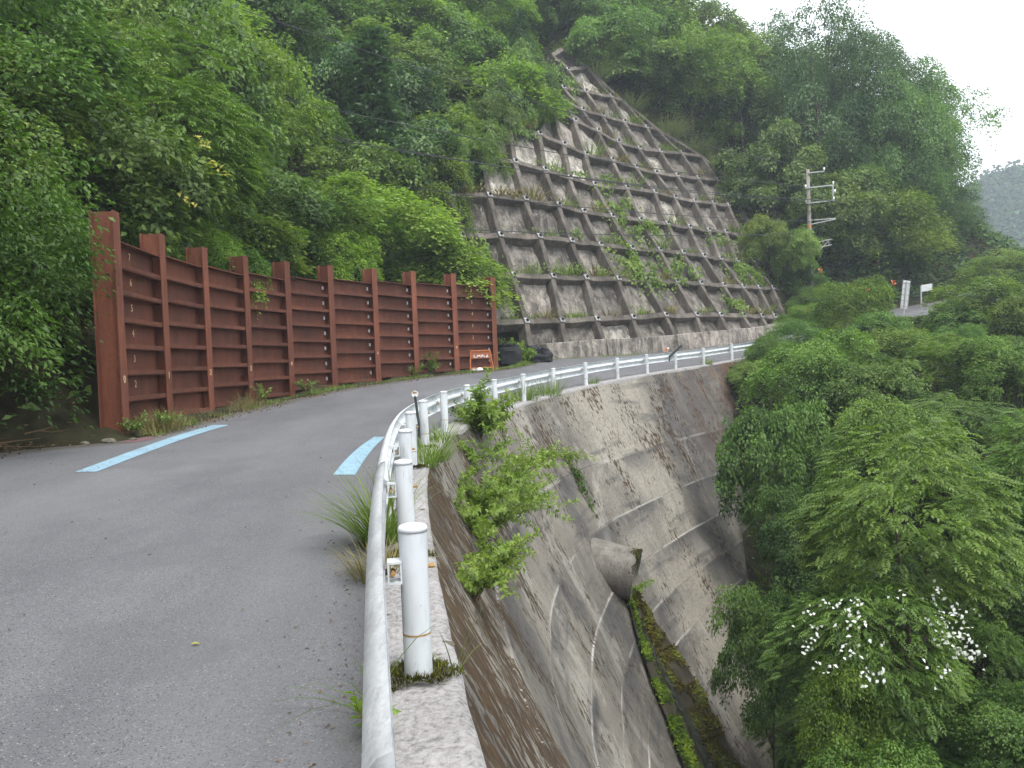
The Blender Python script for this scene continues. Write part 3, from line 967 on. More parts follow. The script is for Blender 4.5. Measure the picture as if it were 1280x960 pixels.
def trunk_mesh(seed, n=5, r0=.02, fork=.4):
    """trunk of unit height with rising limbs"""
    r = random.Random(seed)
    mb = MB()
    pts = []; x = y = 0.0
    for k in range(7):
        pts.append((x, y, k / 6 * .9 - .04)); x += r.uniform(-.025, .025); y += r.uniform(-.025, .025)
    mb.tube(pts, [r0 * (1 - .8 * k / 6) for k in range(7)], 8)
    for k in range(n):
        t = r.uniform(fork, .85); i = min(5, int(t * 6.2)); p = Vector(pts[i])
        a = r.uniform(0, 6.28); l = r.uniform(.12, .22)
        q = [p + Vector((math.cos(a) * l * f, math.sin(a) * l * f, l * (.75 * f - .2 * f * f))) for f in (0, .35, .7, 1)]
        mb.tube(q, [r0 * .5, r0 * .36, r0 * .22, r0 * .08], 6)
    me = mb.mesh('trunk', smooth=True)
    me.materials.append(M['bark'])
    return me

CROWNS = {}
def crown(kind):
    return CROWNS[kind]
def reg(kind, me, m):
    me.materials.append(M[m]); CROWNS[kind] = me
for i in range(4):
    reg('broad%d' % i, crown_mesh('crown', 11 + i, blobs=19 + i % 3, clumps=22, nl=34, L=.064, style='bushy', rc=.14), 'leaf')
for i in range(3):
    reg('layer%d' % i, crown_mesh('crown', 31 + i, blobs=19, clumps=20, nl=36, L=.060, style='layered', rc=.17), 'leaf_bright')
for i in range(2):
    reg('dark%d' % i, crown_mesh('crown', 51 + i, blobs=19, clumps=22, nl=34, L=.060, style='droop'), 'leaf_dark')
for i in range(3):
    reg('big%d' % i, crown_mesh('crown', 61 + i, blobs=27, clumps=26, nl=40, L=.034, style='layered', rc=.125, spread=.68), ('leaf', 'leaf_dark', 'leaf')[i])
for i in range(2):
    reg('near%d' % i, crown_mesh('crown', 71 + i, blobs=24, clumps=36, nl=26, L=.048, ratio=.48, style='layered', rc=.13), 'leaf')
reg('nearbright', crown_mesh('crown', 81, blobs=24, clumps=36, nl=26, L=.048, ratio=.5, style='layered', rc=.13), 'leaf_bright')
reg('nearbushy', crown_mesh('crown', 83, blobs=24, clumps=36, nl=26, L=.052, ratio=.62, style='bushy', rc=.12), 'leaf')
for i in range(2):
    reg('frond%d' % i, frond_crown_mesh('crown', 91 + i, blobs=23, fronds=92, pairs=5, FL=.122, flat=.9), 'leaf')
reg('frondbright', frond_crown_mesh('crown', 95, blobs=22, fronds=84, pairs=5, FL=.12, flat=.9), 'leaf_bright')
reg('overhang', crown_mesh('crown', 101, blobs=27, clumps=46, nl=22, L=.040, ratio=.45, style='layered', flat=.95, rc=.14, spread=.68), 'leaf')
for i in range(2):
    reg('conifer%d' % i, conifer_mesh('crown', 111 + i), 'needle')
TRUNKS = [trunk_mesh(200 + i) for i in range(4)]
prng = random.Random(77)
def tree(name, label, cat, x, y, h, r, kind, group=None, rz=None, tint=(1, 1, 1), base=None, low=.68, trunk_name='trunk', lean=0.0):
    z = ground(x, y) if base is None else base
    t = empty(name, (x, y, z - .1), prng.uniform(0, 6.28))
    tag(t, label, cat, group)
    tr = obj(trunk_name, prng.choice(TRUNKS), None, t)
    tr.scale = (min(h, r * 2.2),) * 2 + (h * .9,)
    c = obj('crown', crown(kind), None, t)
    if kind.startswith('conifer'):
        c.location = (0, 0, .05 * h); c.scale = (h * 1.15, h * 1.15, h)
    else:
        rz = rz or min(r * .95, h * .5)
        c.location = (0, 0, max(h - rz, h * .3)); c.scale = (r, r, rz)
    k = prng.uniform(.82, 1.16)
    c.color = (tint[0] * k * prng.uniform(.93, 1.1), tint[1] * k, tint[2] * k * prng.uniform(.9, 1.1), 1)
    return t

def pt_in_poly(x, y, poly):
    c = False; n = len(poly)
    for i in range(n):
        x1, y1 = poly[i]; x2, y2 = poly[i - 1]
        if (y1 > y) != (y2 > y) and x < (x2 - x1) * (y - y1) / (y2 - y1) + x1:
            c = not c
    return c
def seg_dist(x, y, poly):
    b = 1e9
    for i in range(len(poly)):
        a = Vector((*poly[i], 0)); c = Vector((*poly[i - 1], 0)); p = Vector((x, y, 0)); d = c - a
        t = max(0, min(1, (p - a).dot(d) / max(d.length_squared, 1e-9)))
        b = min(b, (a + d * t - p).length)
    return b

# ------------------------------------------------------------------ concrete lattice on the slope
NODES = {
 (-1,0):(0.75,41.33,2.08), (-1,1):(2.70,42.70,2.14), (-1,2):(4.87,44.12,2.25), (-1,3):(6.98,45.73,2.28), (-1,4):(9.28,47.37,2.41), (-1,5):(11.38,49.25,2.57), (-1,6):(13.40,50.85,2.68), (-1,7):(15.33,52.50,2.81), (-1,8):(16.62,53.83,2.96), (-1,9):(17.67,54.78,3.12),
 (0,-1):(-1.21,40.91,3.51), (0,0):(0.58,41.87,3.51), (0,1):(2.46,43.23,3.56), (0,2):(4.47,44.65,3.63), (0,3):(6.66,46.27,3.73), (0,4):(8.82,47.91,3.87), (0,5):(11.04,49.78,3.91), (0,6):(12.90,51.38,3.91), (0,7):(14.79,53.03,3.92), (0,8):(16.39,54.35,3.89), (0,9):(17.54,55.30,3.87), (0,10):(18.63,56.15,3.79),
 (1,-1):(-1.86,41.6,5.97), (1,0):(0.04,42.83,5.98), (1,1):(2.15,44.19,5.99), (1,2):(4.06,45.61,5.98), (1,3):(6.05,47.22,6.02), (1,4):(7.97,48.86,6.04), (1,5):(10.11,50.74,6.06), (1,6):(11.96,52.34,6.02), (1,7):(13.85,53.98,5.99), (1,8):(15.52,55.42,5.96), (1,9):(17.00,56.73,5.96), (1,10):(18.33,57.93,6.01), (1,11):(19.74,59.19,6.03),
 (2,-1):(-2.53,42.2,8.03), (2,0):(-0.57,43.2,8.14), (2,1):(1.53,44.71,8.21), (2,2):(3.37,46.19,8.14), (2,3):(5.16,47.83,8.09), (2,4):(7.26,49.70,8.08), (2,5):(9.31,51.69,8.16), (2,6):(11.12,53.38,8.15), (2,7):(12.81,54.87,8.06), (2,8):(14.26,56.14,8.00), (2,9):(15.77,57.48,7.96), (2,10):(17.35,59.02,8.08), (2,11):(18.90,60.49,8.17),
 (3,-1):(-3.01,42.9,10.28), (3,0):(-1.08,43.8,10.35), (3,1):(0.88,45.4,10.4), (3,2):(2.78,46.94,10.31), (3,3):(4.31,48.41,10.15), (3,4):(6.24,50.37,10.15), (3,5):(8.29,52.46,10.21), (3,6):(10.43,54.62,10.27), (3,7):(12.27,56.36,10.24), (3,8):(13.97,57.95,10.23), (3,9):(15.59,59.53,10.30), (3,10):(17.14,60.93,10.28),
 (4,0):(-1.36,44.9,12.64), (4,1):(0.40,46.5,12.73), (4,2):(2.12,48.05,12.60), (4,3):(3.68,49.62,12.41), (4,4):(5.34,51.33,12.32), (4,5):(7.75,54.10,12.61), (4,6):(10.03,56.54,12.75), (4,7):(11.70,58.07,12.64), (4,8):(13.47,59.77,12.64), (4,9):(15.30,61.66,12.81), (4,10):(16.86,63.19,12.88),
 (5,1):(0.13,48.10,15.29), (5,2):(2.00,50.36,15.31), (5,3):(3.57,51.90,15.03), (5,4):(5.08,53.26,14.71), (5,5):(7.04,55.44,14.80), (5,6):(8.90,57.23,14.67), (5,7):(10.56,58.82,14.58), (5,8):(12.53,60.97,14.81), (5,9):(14.59,63.18,15.06), (5,10):(16.65,65.33,15.29), (5,11):(17.89,66.55,15.38),
 (6,3):(3.13,54.27,17.98), (6,4):(4.64,55.52,17.54), (6,5):(6.35,57.09,17.24), (6,6):(7.86,58.16,16.72), (6,7):(9.62,59.88,16.64), (6,8):(11.57,62.09,16.92), (6,9):(13.73,64.58,17.35), (6,10):(15.78,66.66,17.50),
 (7,4):(3.95,56.49,19.27), (7,5):(5.41,57.73,18.91), (7,6):(7.01,59.52,19.00), (7,7):(8.84,61.44,19.04), (7,8):(10.87,63.61,19.19), (7,9):(11.79,64.65,19.32),
 (8,5):(4.15,58.03,20.59), (8,6):(5.95,60.45,21.06), (8,7):(8.19,63.25,21.54), (8,8):(9.09,64.09,21.47),
 (9,6):(4.77,61.02,22.88), (9,7):(6.45,64.07,24.16),
 (10,6):(3.68,60.95,23.98), (10,7):(4.63,63.21,25.21),
}
NODES = {k: Vector(v) for k, v in NODES.items()}
GN = Vector((.55, -.646, .517)).normalized()
lat0 = Vector((8, 46, 2.2))
lattice = empty('slope_lattice', lat0)
tag(lattice, 'weathered grey concrete lattice covering the steep cut slope above the road', 'retaining wall')
lrng = random.Random(9)
def section(p, side, hw, d0, d1):
    p = p - lat0
    return [p - side * hw + GN * d0, p + side * hw + GN * d0, p + side * (hw - .03) + GN * d1, p - side * (hw - .03) + GN * d1]
def run(pts, name, hw, d1):
    """one piece per bay along a run of nodes, mitred at the nodes"""
    n = len(pts)
    sec = []
    for i, p in enumerate(pts):
        t = (pts[min(i + 1, n - 1)] - pts[max(i - 1, 0)]).normalized()
        sd_ = t.cross(GN).normalized()
        sec.append(section(p, sd_, hw, -.15, d1))
    for i in range(n - 1):
        ts = [0, .34, .67, 1.0]
        mb = MB(); rows_ = []
        for t in ts:
            jj = Vector((lrng.uniform(-.035, .035), lrng.uniform(-.035, .035), lrng.uniform(-.06, .03))) if 0 < t < 1 else Vector()
            rows_.append([a.lerp(b, t) + jj for a, b in zip(sec[i], sec[i + 1])])
        for a, b in zip(rows_[:-1], rows_[1:]):
            o = len(mb.v)
            mb.v += [tuple(q) for q in a + b]
            mb.f += [(o + k, o + (k + 1) % 4, o + 4 + (k + 1) % 4, o + 4 + k) for k in range(4)]
        m_ = len(mb.v)
        mb.f += [(3, 2, 1, 0), (m_ - 4, m_ - 3, m_ - 2, m_ - 1)]
        o = mb.build(name, M['frame'], lattice, bevel=.025)
        k = lrng.uniform(.8, 1.2)
        o.color = (k * 1.02, k, k * .97, 1)
rowids = sorted({r for r, k in NODES})
for r_ in rowids:
    if r_ < 0:
        continue
    ks = sorted(k for (a, k) in NODES if a == r_)
    run([NODES[(r_, k)] for k in ks], 'cross_beam', .20, .50)
for k_ in range(-1, 12):
    rs_ = sorted(a for (a, k) in NODES if k == k_)
    if len(rs_) > 1:
        run([NODES[(a, k_)] for a in rs_], 'rib', .19, .525)
run([NODES[q] for q in ((10, 7), (9, 7), (8, 8), (7, 9), (6, 10), (5, 11))], 'edge_beam', .24, .55)
run([NODES[q] for q in ((10, 6), (9, 6))][:2] , 'edge_beam', .22, .44) if False else None

def patch(corners, nd=9):
    A, B, C_, D = corners
    V = []
    seed = lrng.uniform(0, 50)
    for i in range(nd):
        for j in range(nd):
            u, v = i / (nd - 1), j / (nd - 1)
            p = (A * (1 - u) + B * u) * (1 - v) + (D * (1 - u) + C_ * u) * v - lat0
            k = mnoise.noise(Vector((p.x * .9, p.y * .9, p.z * .9 + seed))) * .2 + mnoise.noise(Vector((p.x * 2.4, p.y * 2.4, p.z * 2.4))) * .11
            V.append(p + GN * (k + .02))
    me = mesh_np('mortar_panel', [tuple(q) for q in V], grid_faces(nd, nd), True)
    if Vector(me.polygons[0].normal).dot(GN) < 0:
        me.flip_normals()
    return me
PALE = {(4, 1), (4, 2), (3, 0), (4, 3), (5, 7), (3, 6), (1, 8), (5, 4), (8, 6), (-1, 2), (7, 7)}
for (r_, k) in list(NODES):
    q = [NODES.get((r_, k)), NODES.get((r_, k + 1)), NODES.get((r_ + 1, k + 1)), NODES.get((r_ + 1, k))]
    have = [p for p in q if p is not None]
    if len(have) < 3 or q[0] is None and q[1] is None:
        continue
    if len(have) == 3:
        i = q.index(None)
        q[i] = (q[(i + 1) % 4] + q[(i - 1) % 4]) / 2
    o = obj('mortar_panel', patch(q), M['infill'], lattice)
    t = lrng.uniform(.6, 1.3)
    if (r_, k) in PALE:
        t = lrng.uniform(1.75, 2.2)
        o['label'] = 'pale freshly patched mortar panel'
        o.color = (t, t * 1.02, t * .99, 1)
    else:
        o.color = (t, t * .985, t * .96, 1)
# anchor heads at the crossings
t_ = Vector((.76, .65, 0)).normalized(); up_ = GN.cross(t_).normalized()
mb = MB(); mb.box((0, 0, 0), t_ * .15, up_ * .15, GN * .03)
plate_me = mb.mesh('anchor_plate', .01); plate_me.materials.append(M['anchor'])
mb = MB(); mb.tube([Vector((0, 0, 0)), GN * .14], [.09, .07], 8)
nut_me = mb.mesh('anchor_cap'); nut_me.materials.append(M['nut'])
EDGE = {(10, 7), (9, 7), (8, 8), (7, 9), (6, 10), (5, 11), (10, 6)}
for (r_, k), p in NODES.items():
    if r_ < 0 or (r_, k) in EDGE or k > 10:
        continue
    a = obj('anchor_plate', plate_me, None, lattice); a.location = p + GN * .55 - lat0
    b = obj('anchor_cap', nut_me, None, a); b.location = GN * .03
# footing wall at the bottom
bn = [NODES[(-1, k)] for k in range(10)] + [Vector((19.4, 56.3, 3.3))]
for k in range(10):
    a, b = bn[k].copy(), bn[k + 1].copy()
    if k == 0:
        a = a.lerp(b, .42)
    if k > 0:
        a = a + (b - a).normalized() * .004
    d = (b - a).normalized(); out = Vector((d.y, -d.x, 0)) * .62
    za, zb = float(roadz(a.x, a.y)) - .2, float(roadz(b.x, b.y)) - .2
    ha = .52 if k else .48
    A0 = Vector((a.x, a.y, za)) - lat0; B0 = Vector((b.x, b.y, zb)) - lat0
    A1 = Vector((a.x, a.y, a.z + ha)) - lat0; B1 = Vector((b.x, b.y, b.z + .52)) - lat0
    mb = MB()
    mb.hexa([A0 + out, B0 + out, B0 - out * .6, A0 - out * .6, A1 + out * .75, B1 + out * .75, B1 - out * .6, A1 - out * .6])
    o = mb.build('footing', M['infill'], lattice, bevel=.03)
    t = lrng.uniform(1.15, 1.5); o.color = (t, t * .985, t * .96, 1)

# ------------------------------------------------------------------ rusty steel wall
WPTS = [(-7.15, 15.08), (-7.36, 17.6), (-7.36, 20.3), (-7.1, 23.0), (-6.64, 25.1), (-5.87, 27.3), (-4.8, 29.45), (-3.5, 31.9), (-2.1, 33.85), (-.66, 35.6)]
WC = catmull(WPTS, 12)
WL = np.concatenate([[0], np.cumsum(np.linalg.norm(np.diff(WC, axis=0), axis=1))])
ws = np.linspace(0, WL[-1], 10)
WP = [Vector((np.interp(q, WL, WC[:, 0]), np.interp(q, WL, WC[:, 1]), 0)) for q in ws]
for p in WP:
    p.z = float(roadz(p.x, p.y)) + .04
w0 = WP[0].copy()
swall = empty('steel_wall', w0)
tag(swall, 'rust brown steel wall of tall posts and stacked horizontal panels along the roadside', 'steel wall')
def text_mesh(txt, size):
    cu = bpy.data.curves.new('number', 'FONT')
    cu.body = txt; cu.size = size; cu.align_x = 'CENTER'; cu.align_y = 'CENTER'; cu.extrude = .002; cu.resolution_u = 3
    o = bpy.data.objects.new('number', cu); COL.objects.link(o)
    bpy.context.view_layer.update()
    me = bpy.data.meshes.new_from_object(o.evaluated_get(bpy.context.evaluated_depsgraph_get()))
    bpy.data.objects.remove(o); bpy.data.curves.remove(cu)
    return me
def basis(xa, ya, za, loc):
    return Matrix(((xa.x, ya.x, za.x, loc.x), (xa.y, ya.y, za.y, loc.y), (xa.z, ya.z, za.z, loc.z), (0, 0, 0, 1)))
Zv = Vector((0, 0, 1))
ZCLIP = MB(); ZCLIP.box((0, 0, 0), (.022, 0, 0), (0, .055, 0), (0, 0, .02)); clip_me = ZCLIP.mesh('clip'); clip_me.materials.append(M['clip'])
PT = []; 
for i, p in enumerate(WP):
    t = (WP[min(i + 1, 9)] - WP[max(i - 1, 0)]); t.z = 0; t.normalize()
    PT.append((t, Vector((t.y, -t.x, 0))))
tops = []
for i in range(9):
    tops.append(min(WP[i].z, WP[i + 1].z) * .5 + (WP[i].z + WP[i + 1].z) * .25 + 3.60)
for i, p in enumerate(WP):
    t, nrm = PT[i]
    zt = max(tops[max(i - 1, 0)], tops[min(i, 8)]) + (.42 if i else .5)
    h = zt - p.z + .35
    mb = MB(); c = p - w0 + Vector((0, 0, h / 2 - .35))
    mb.box(c - nrm * .010, t * .15, nrm * .010, Zv * h / 2)
    mb.box(c - nrm * .21, t * .008, nrm * .19, Zv * (h / 2 - .001))
    mb.box(c - nrm * .41, t * .15, nrm * .010, Zv * h / 2)
    po = mb.build('post', M['rust'], swall)
    if i < 5:
        n_ = obj('number', text_mesh(str(i), .2), M['chalk'], po)
        n_.matrix_local = basis(t, Zv, nrm, p - w0 + nrm * .003 + Vector((0, 0, 1.02 - .02 * i)))
    elif i in (6, 8):
        n_ = obj('number', text_mesh(str(i), .14), M['chalk'], po)
        n_.matrix_local = basis(t, Zv, nrm, p - w0 + nrm * .003 + Vector((0, 0, 1.0)))
wr = random.Random(4)
for i in range(9):
    a, b = WP[i], WP[i + 1]
    d = (b - a); d.z = 0; L = d.length; d.normalize(); nrm = Vector((d.y, -d.x, 0))
    mid = (a + b) / 2
    for r_ in range(8):
        ztop = tops[i] - .5 * r_
        zbot = ztop - .496
        if r_ == 7:
            zbot = min(a.z, b.z) - .3
        hh = (ztop - zbot) / 2
        c = Vector((mid.x, mid.y, (ztop + zbot) / 2)) - w0
        half = L / 2 - .012
        mb = MB(); off = wr.uniform(-.006, .006)
        mb.box(c - nrm * (.225 + off), d * half, nrm * .006, Zv * hh)
        # flanges of the panel: a thin one along the top, a stout ledge along the foot
        mb.box(c - nrm * (.135 + off) + Zv * (hh - .013), d * (half - .002), nrm * .0835, Zv * .012)
        if r_ < 7:
            mb.box(c - nrm * (.131 + off) - Zv * (hh - .03), d * (half - .003), nrm * .0875, Zv * .024)
            mb.box(c - nrm * (.05 + off) - Zv * (hh - .03), d * (half - .004), nrm * .010, Zv * .042)
        pn = mb.build('panel', M['rust_web'], swall)
        txt = None
        if i == 0 and r_ < 6:
            txt = str(7 - r_)
        if i == 8 and r_ < 5:
            txt = str(6 - r_)
        if txt:
            n_ = obj('number', text_mesh(txt, .2), M['chalk'], pn)
            n_.matrix_local = basis(d, Zv, nrm, c - nrm * (.21 + off) + d * (-.12 if i == 0 else .05) + Zv * .05)
        if i >= 4 and 0 <= r_ < 7:
            n_ = obj('clip', clip_me, None, pn)
            n_.matrix_local = basis(d, Zv, nrm, c - nrm * (.19 + off) + d * (L / 2 - .215) + Zv * .04)

# ------------------------------------------------------------------ guardrail
g0 = Vector((RC[8 * 3, 0], RC[8 * 3, 1], 0))
rail = empty('guardrail', g0)
tag(rail, 'white steel guardrail on round posts curving along the outer edge of the road', 'guardrail')
prof = [(-.012, -.172), (-.05, -.16), (-.083, -.125), (-.083, -.075), (-.045, -.045), (-.006, -.02), (-.006, .02), (-.045, .045), (-.083, .075), (-.083, .125), (-.05, .16), (-.012, .172)]
def beam(i0, i1, k):
    idx = np.linspace(i0, i1, int((i1 - i0) / 1.0) + 1)
    V = []
    for f in idx:
        i = int(min(f, len(RC) - 2)); t = f - i
        c = RC[i] * (1 - t) + RC[i + 1] * t; n = RN[i] * (1 - t) + RN[i + 1] * t
        z = float(roadz(c[0], c[1])) + .585
        for (a, h) in prof:
            q = c + n * (a - .135 - .004 * (k % 2))
            V.append((q[0] - g0.x, q[1] - g0.y, z + h))
    me = mesh_np('rail_beam', V, grid_faces(len(idx), len(prof)), True)
    o = obj('rail_beam', me, M['galv'] if i1 < 46 else M['white'], rail)
    md = o.modifiers.new('thickness', 'SOLIDIFY'); md.thickness = .005; md.offset = 0
    return o
k = 0; i0 = 1.0
while i0 < len(RC) - 4:
    i1 = min(i0 + 16.4, len(RC) - 1.0)
    beam(i0, i1, k); k += 1; i0 += 16
PH = .80
mb = MB(); mb.tube([(0, 0, -.25), (0, 0, PH - .02)], .07, 28, False)
post_me = mb.mesh('post', smooth=True); post_me.materials.append(M['white'])
mb = MB(); n = 28
mb.tube([(0, 0, PH - .022), (0, 0, PH - .004), (0, 0, PH + .008), (0, 0, PH + .016)], [.0735, .0735, .066, .035], 28, True)
cap_me = mb.mesh('post_cap', smooth=True); cap_me.materials.append(M['white'])
mb = MB(); mb.tube([(0, 0, .270), (0, 0, .279)], .0711, 28, False)
band_me = mb.mesh('seam_band', smooth=True); band_me.materials.append(M['rustband'])
mb = MB()
mb.box((-.095, 0, .635), (.03, 0, 0), (0, .05, 0), (0, 0, .005)); mb.box((-.095, 0, .535), (.03, 0, 0), (0, .05, 0), (0, 0, .005)); mb.box((-.128, 0, .585), (.004, 0, 0), (0, .05, 0), (0, 0, .055)); mb.box((-.066, 0, .585), (.004, 0, 0), (0, .045, 0), (0, 0, .055))
brk_me = mb.mesh('bracket'); brk_me.materials.append(M['white'])
mb = MB(); mb.tube([(.05, 0, .6), (.1, 0, .6)], .012, 6); mb.tube([(-.105, .02, .585), (-.105, -.06, .585)], .013, 6)
bolt_me = mb.mesh('bolt'); bolt_me.materials.append(M['rustband'])
mb = MB(); mb.tube([(-.235, 0, .585), (-.13, 0, .585)], .016, 6)
bolt2_me = mb.mesh('bolt'); bolt2_me.materials.append(M['nut'])
for j in range(1, len(RAIL)):
    i = 8 * j if 8 * j < len(RC) else len(RC) - 1
    c = RC[i]; n = RN[i]
    z = float(roadz(c[0], c[1]))
    po = obj('post', post_me, None, rail)
    ang = math.atan2(n[1], n[0])
    pr_ = random.Random(j)
    po.location = (c[0] - g0.x, c[1] - g0.y, z); po.rotation_euler = (pr_.uniform(-.012, .012), pr_.uniform(-.012, .012), ang)
    obj('post_cap', cap_me, None, po); obj('seam_band', band_me, None, po)
    br = obj('bracket', brk_me, None, po); 
    b_ = obj('bolt', bolt_me, None, po); obj('bolt', bolt2_me, None, po)

# ------------------------------------------------------------------ the drain channel below the pipe
CI = 85.0
CHL = catmull([(2.60, 21.2, -4.45), (2.73, 21.0, -4.73), (2.84, 20.23, -5.4), (3.04, 19.57, -6.15), (3.3, 19.05, -6.91), (3.5, 18.4, -7.6), (4.0, 17.2, -9.2), (4.7, 15.8, -11.2), (5.4, 14.4, -13)], 6)
CHR = catmull([(3.05, 21.9, -4.65), (3.22, 21.89, -5.02), (3.75, 22.1, -5.9), (4.3, 22.3, -6.8), (4.95, 22.2, -8.0), (5.5, 21.8, -9.3), (6.1, 21.3, -10.8), (6.7, 20.8, -12.2), (7.2, 20.3, -13.3)], 6)
CHO = np.array([.80, -.42, .42])
def ch_pt(a, f, off=0.0):
    i = a * (len(CHL) - 1); i0 = int(min(i, len(CHL) - 2)); t = i - i0
    l = CHL[i0] * (1 - t) + CHL[i0 + 1] * t; q = CHR[i0] * (1 - t) + CHR[i0 + 1] * t
    dip = -.16 * math.sin(math.pi * min(max(f, 0), 1)) * min(1, a * 3)
    return l * (1 - f) + q * f + CHO * (off + dip + .10)
def ch_strip(name, f0, f1, a0, a1, off, m, n=60, nw=7):
    V = []
    for k in range(n):
        a = a0 + (a1 - a0) * k / (n - 1)
        for j in range(nw):
            w = mnoise.noise(Vector((a * 9, 3.3, 1))) * .05
            f = (f0(a) if callable(f0) else f0) * (1 - j / (nw - 1)) + (f1(a) if callable(f1) else f1) * j / (nw - 1) + (w if callable(f0) else 0)
            V.append(tuple(ch_pt(a, f, off + mnoise.noise(Vector((a * 14, f * 4, 8))) * .02)))
    me = mesh_np(name, V, grid_faces(n, nw), True)
    if me.polygons[0].normal.x < 0:
        me.flip_normals()
    return tag(obj(name, me, m), kind='structure')
ch_strip('drain_channel', -.04, 1.04, 0, 1, 0, M['wet'])
ch_strip('water', lambda a: .40, lambda a: .40 + .17 * min(1, a * 1.6), .12, 1, .03, M['water'])
mr_ = np.random.default_rng(3)
for lab, fa, fb, n, mt in (('bright green moss strip along the left side of the water trickle', lambda a: -.05, lambda a: .30 - .02 * a, 9000, 'moss_green'), ('broad brownish green moss along the right side of the water trickle', lambda a: .62 - .1 * (1 - a), lambda a: 1.04, 11000, 'moss_mixed')):
    a = mr_.uniform(0, 1, n) ** .8; f = np.array([fa(q) for q in a]) + mr_.uniform(0, 1, n) * np.array([fb(q) - fa(q) for q in a]) + mr_.normal(0, .03, n)
    cl = np.array([mnoise.noise(Vector((float(q) * 16, float(w) * 3.2, 4))) for q, w in zip(a, f)])
    k = cl > -.16; a, f, cl = a[k], f[k], cl[k]
    P = np.array([ch_pt(q, w, .02) for q, w in zip(a, f)])
    V, F = leaf_quads(P, CHO * .5 + mr_.normal(0, .6, (len(P), 3)) + np.array([0, 0, -.2]), CHO + mr_.normal(0, .5, (len(P), 3)), .10 * mr_.uniform(.4, 1.4, len(P)), .04)
    tag(obj('moss', mesh_np('moss', V, F, shade=np.clip(.45 + cl * 1.1 + mr_.normal(0, .12, len(P)), 0, 1)), M[mt]), lab, 'moss', kind='stuff')
# little plants right under the pipe mouth
def stemmy(name, label, cat, loc, seed, H, leaf, nstem=5, lean=.35, bend=.5, step=.05, mat='leaf_wall', group=None, tilt=(0, 0), ratio=.5, red=0, side=2):
    e = empty(name, loc); e.rotation_euler = (tilt[0], tilt[1], 0)
    tag(e, label, cat, group)
    mb, lv = stem_plant(seed, nstem, H, leaf, lean, bend, step, ratio, red, side)
    mb.build('stem', M['twig'], e)
    obj('leaves', lv, M[mat], e)
    return e
p = ch_pt(.03, .5, .05)
stemmy('fern', 'small bright green fern clump below the drain pipe mouth', 'fern', p, 5, .7, .12, 8, .9, 1.0, .05, 'leaf_bright', ratio=.3)

r = np.random.default_rng(19)
n = 1500; th = r.normal(1.35, .55, n)
e1 = np.cross(ax, [0, 0, 1]); e1 /= np.linalg.norm(e1); e2 = np.cross(e1, ax)
P = px_c - np.outer(np.abs(r.normal(0, .07, n)) * (1 + .8 * np.sin(th * 6)), ax) + (np.outer(np.cos(th), e1) + np.outer(np.sin(th), e2)) * .655
nn = np.outer(np.cos(th), e1) + np.outer(np.sin(th), e2)
V, F = leaf_quads(P, nn + r.normal(0, .7, P.shape), nn + r.normal(0, .5, P.shape), .035 * r.uniform(.5, 1.4, n), .02)
tag(obj('moss', mesh_np('moss', V, F, shade=np.clip(r.normal(.3, .15, n), 0, 1)), M['moss']), 'dark moss crust on the upper rim of the drain pipe', 'moss', kind='stuff')
# ------------------------------------------------------------------ shrubs on the wall
p = wall_pt(70.5, .05, -.05)
stemmy('wall_shrub', 'leafy green shrub rooted at the top of the wall in front of the guardrail', 'shrub', p, 21, 1.25, .17, 13, .5, .5, .045, 'leaf_wall')
stemmy('tall_sprig', 'single tall upright leafy sprig rising above the guardrail', 'shrub', wall_pt(69.5, .1, -.05), 27, 1.45, .18, 3, .07, .12, .06, 'leaf_wall')
p = wall_pt(55, -1.15, -.05)
stemmy('wall_shrub', 'sprawling yellow green shrub with reddish tips hanging off the middle of the near wall', 'shrub', p, 33, 1.75, .115, 18, .75, .7, .04, 'leaf_wall', red=.35)
p = wall_pt(38, -.75, -.05)
stemmy('wall_shrub', 'low bushy shrub growing from the near wall just past the first guardrail post', 'shrub', p, 41, 1.0, .09, 18, .75, .5, .032, 'leaf_wall', red=.2)
p = wall_pt(60, -1.0, -.05)
stemmy('wall_shrub', 'thin arching shrub with sparse leaves between the two bigger wall shrubs', 'shrub', p, 47, 1.7, .125, 12, .85, .7, .045, 'leaf_wall', red=.25)
p = wall_pt(66, -.35, -.05)
stemmy('wall_shrub', 'loose sprays linking the upper wall shrub with the sprawling one below', 'shrub', p, 59, 1.2, .13, 8, .8, .7, .055, 'leaf_wall', red=.2)
p = wall_pt(46, -1.2, -.05)
stemmy('wall_shrub', 'open sprays of yellow green leaves above the low bushy wall shrub', 'shrub', p, 71, 1.15, .1, 9, .8, .6, .045, 'leaf_wall', red=.3)
p = wall_pt(76, -1.0, .1)
stemmy('wall_shrub', 'thin straggling bramble leaning out over the wall bend', 'shrub', p, 53, 1.5, .14, 7, .9, .8, .055, 'leaf_wall', red=.3)
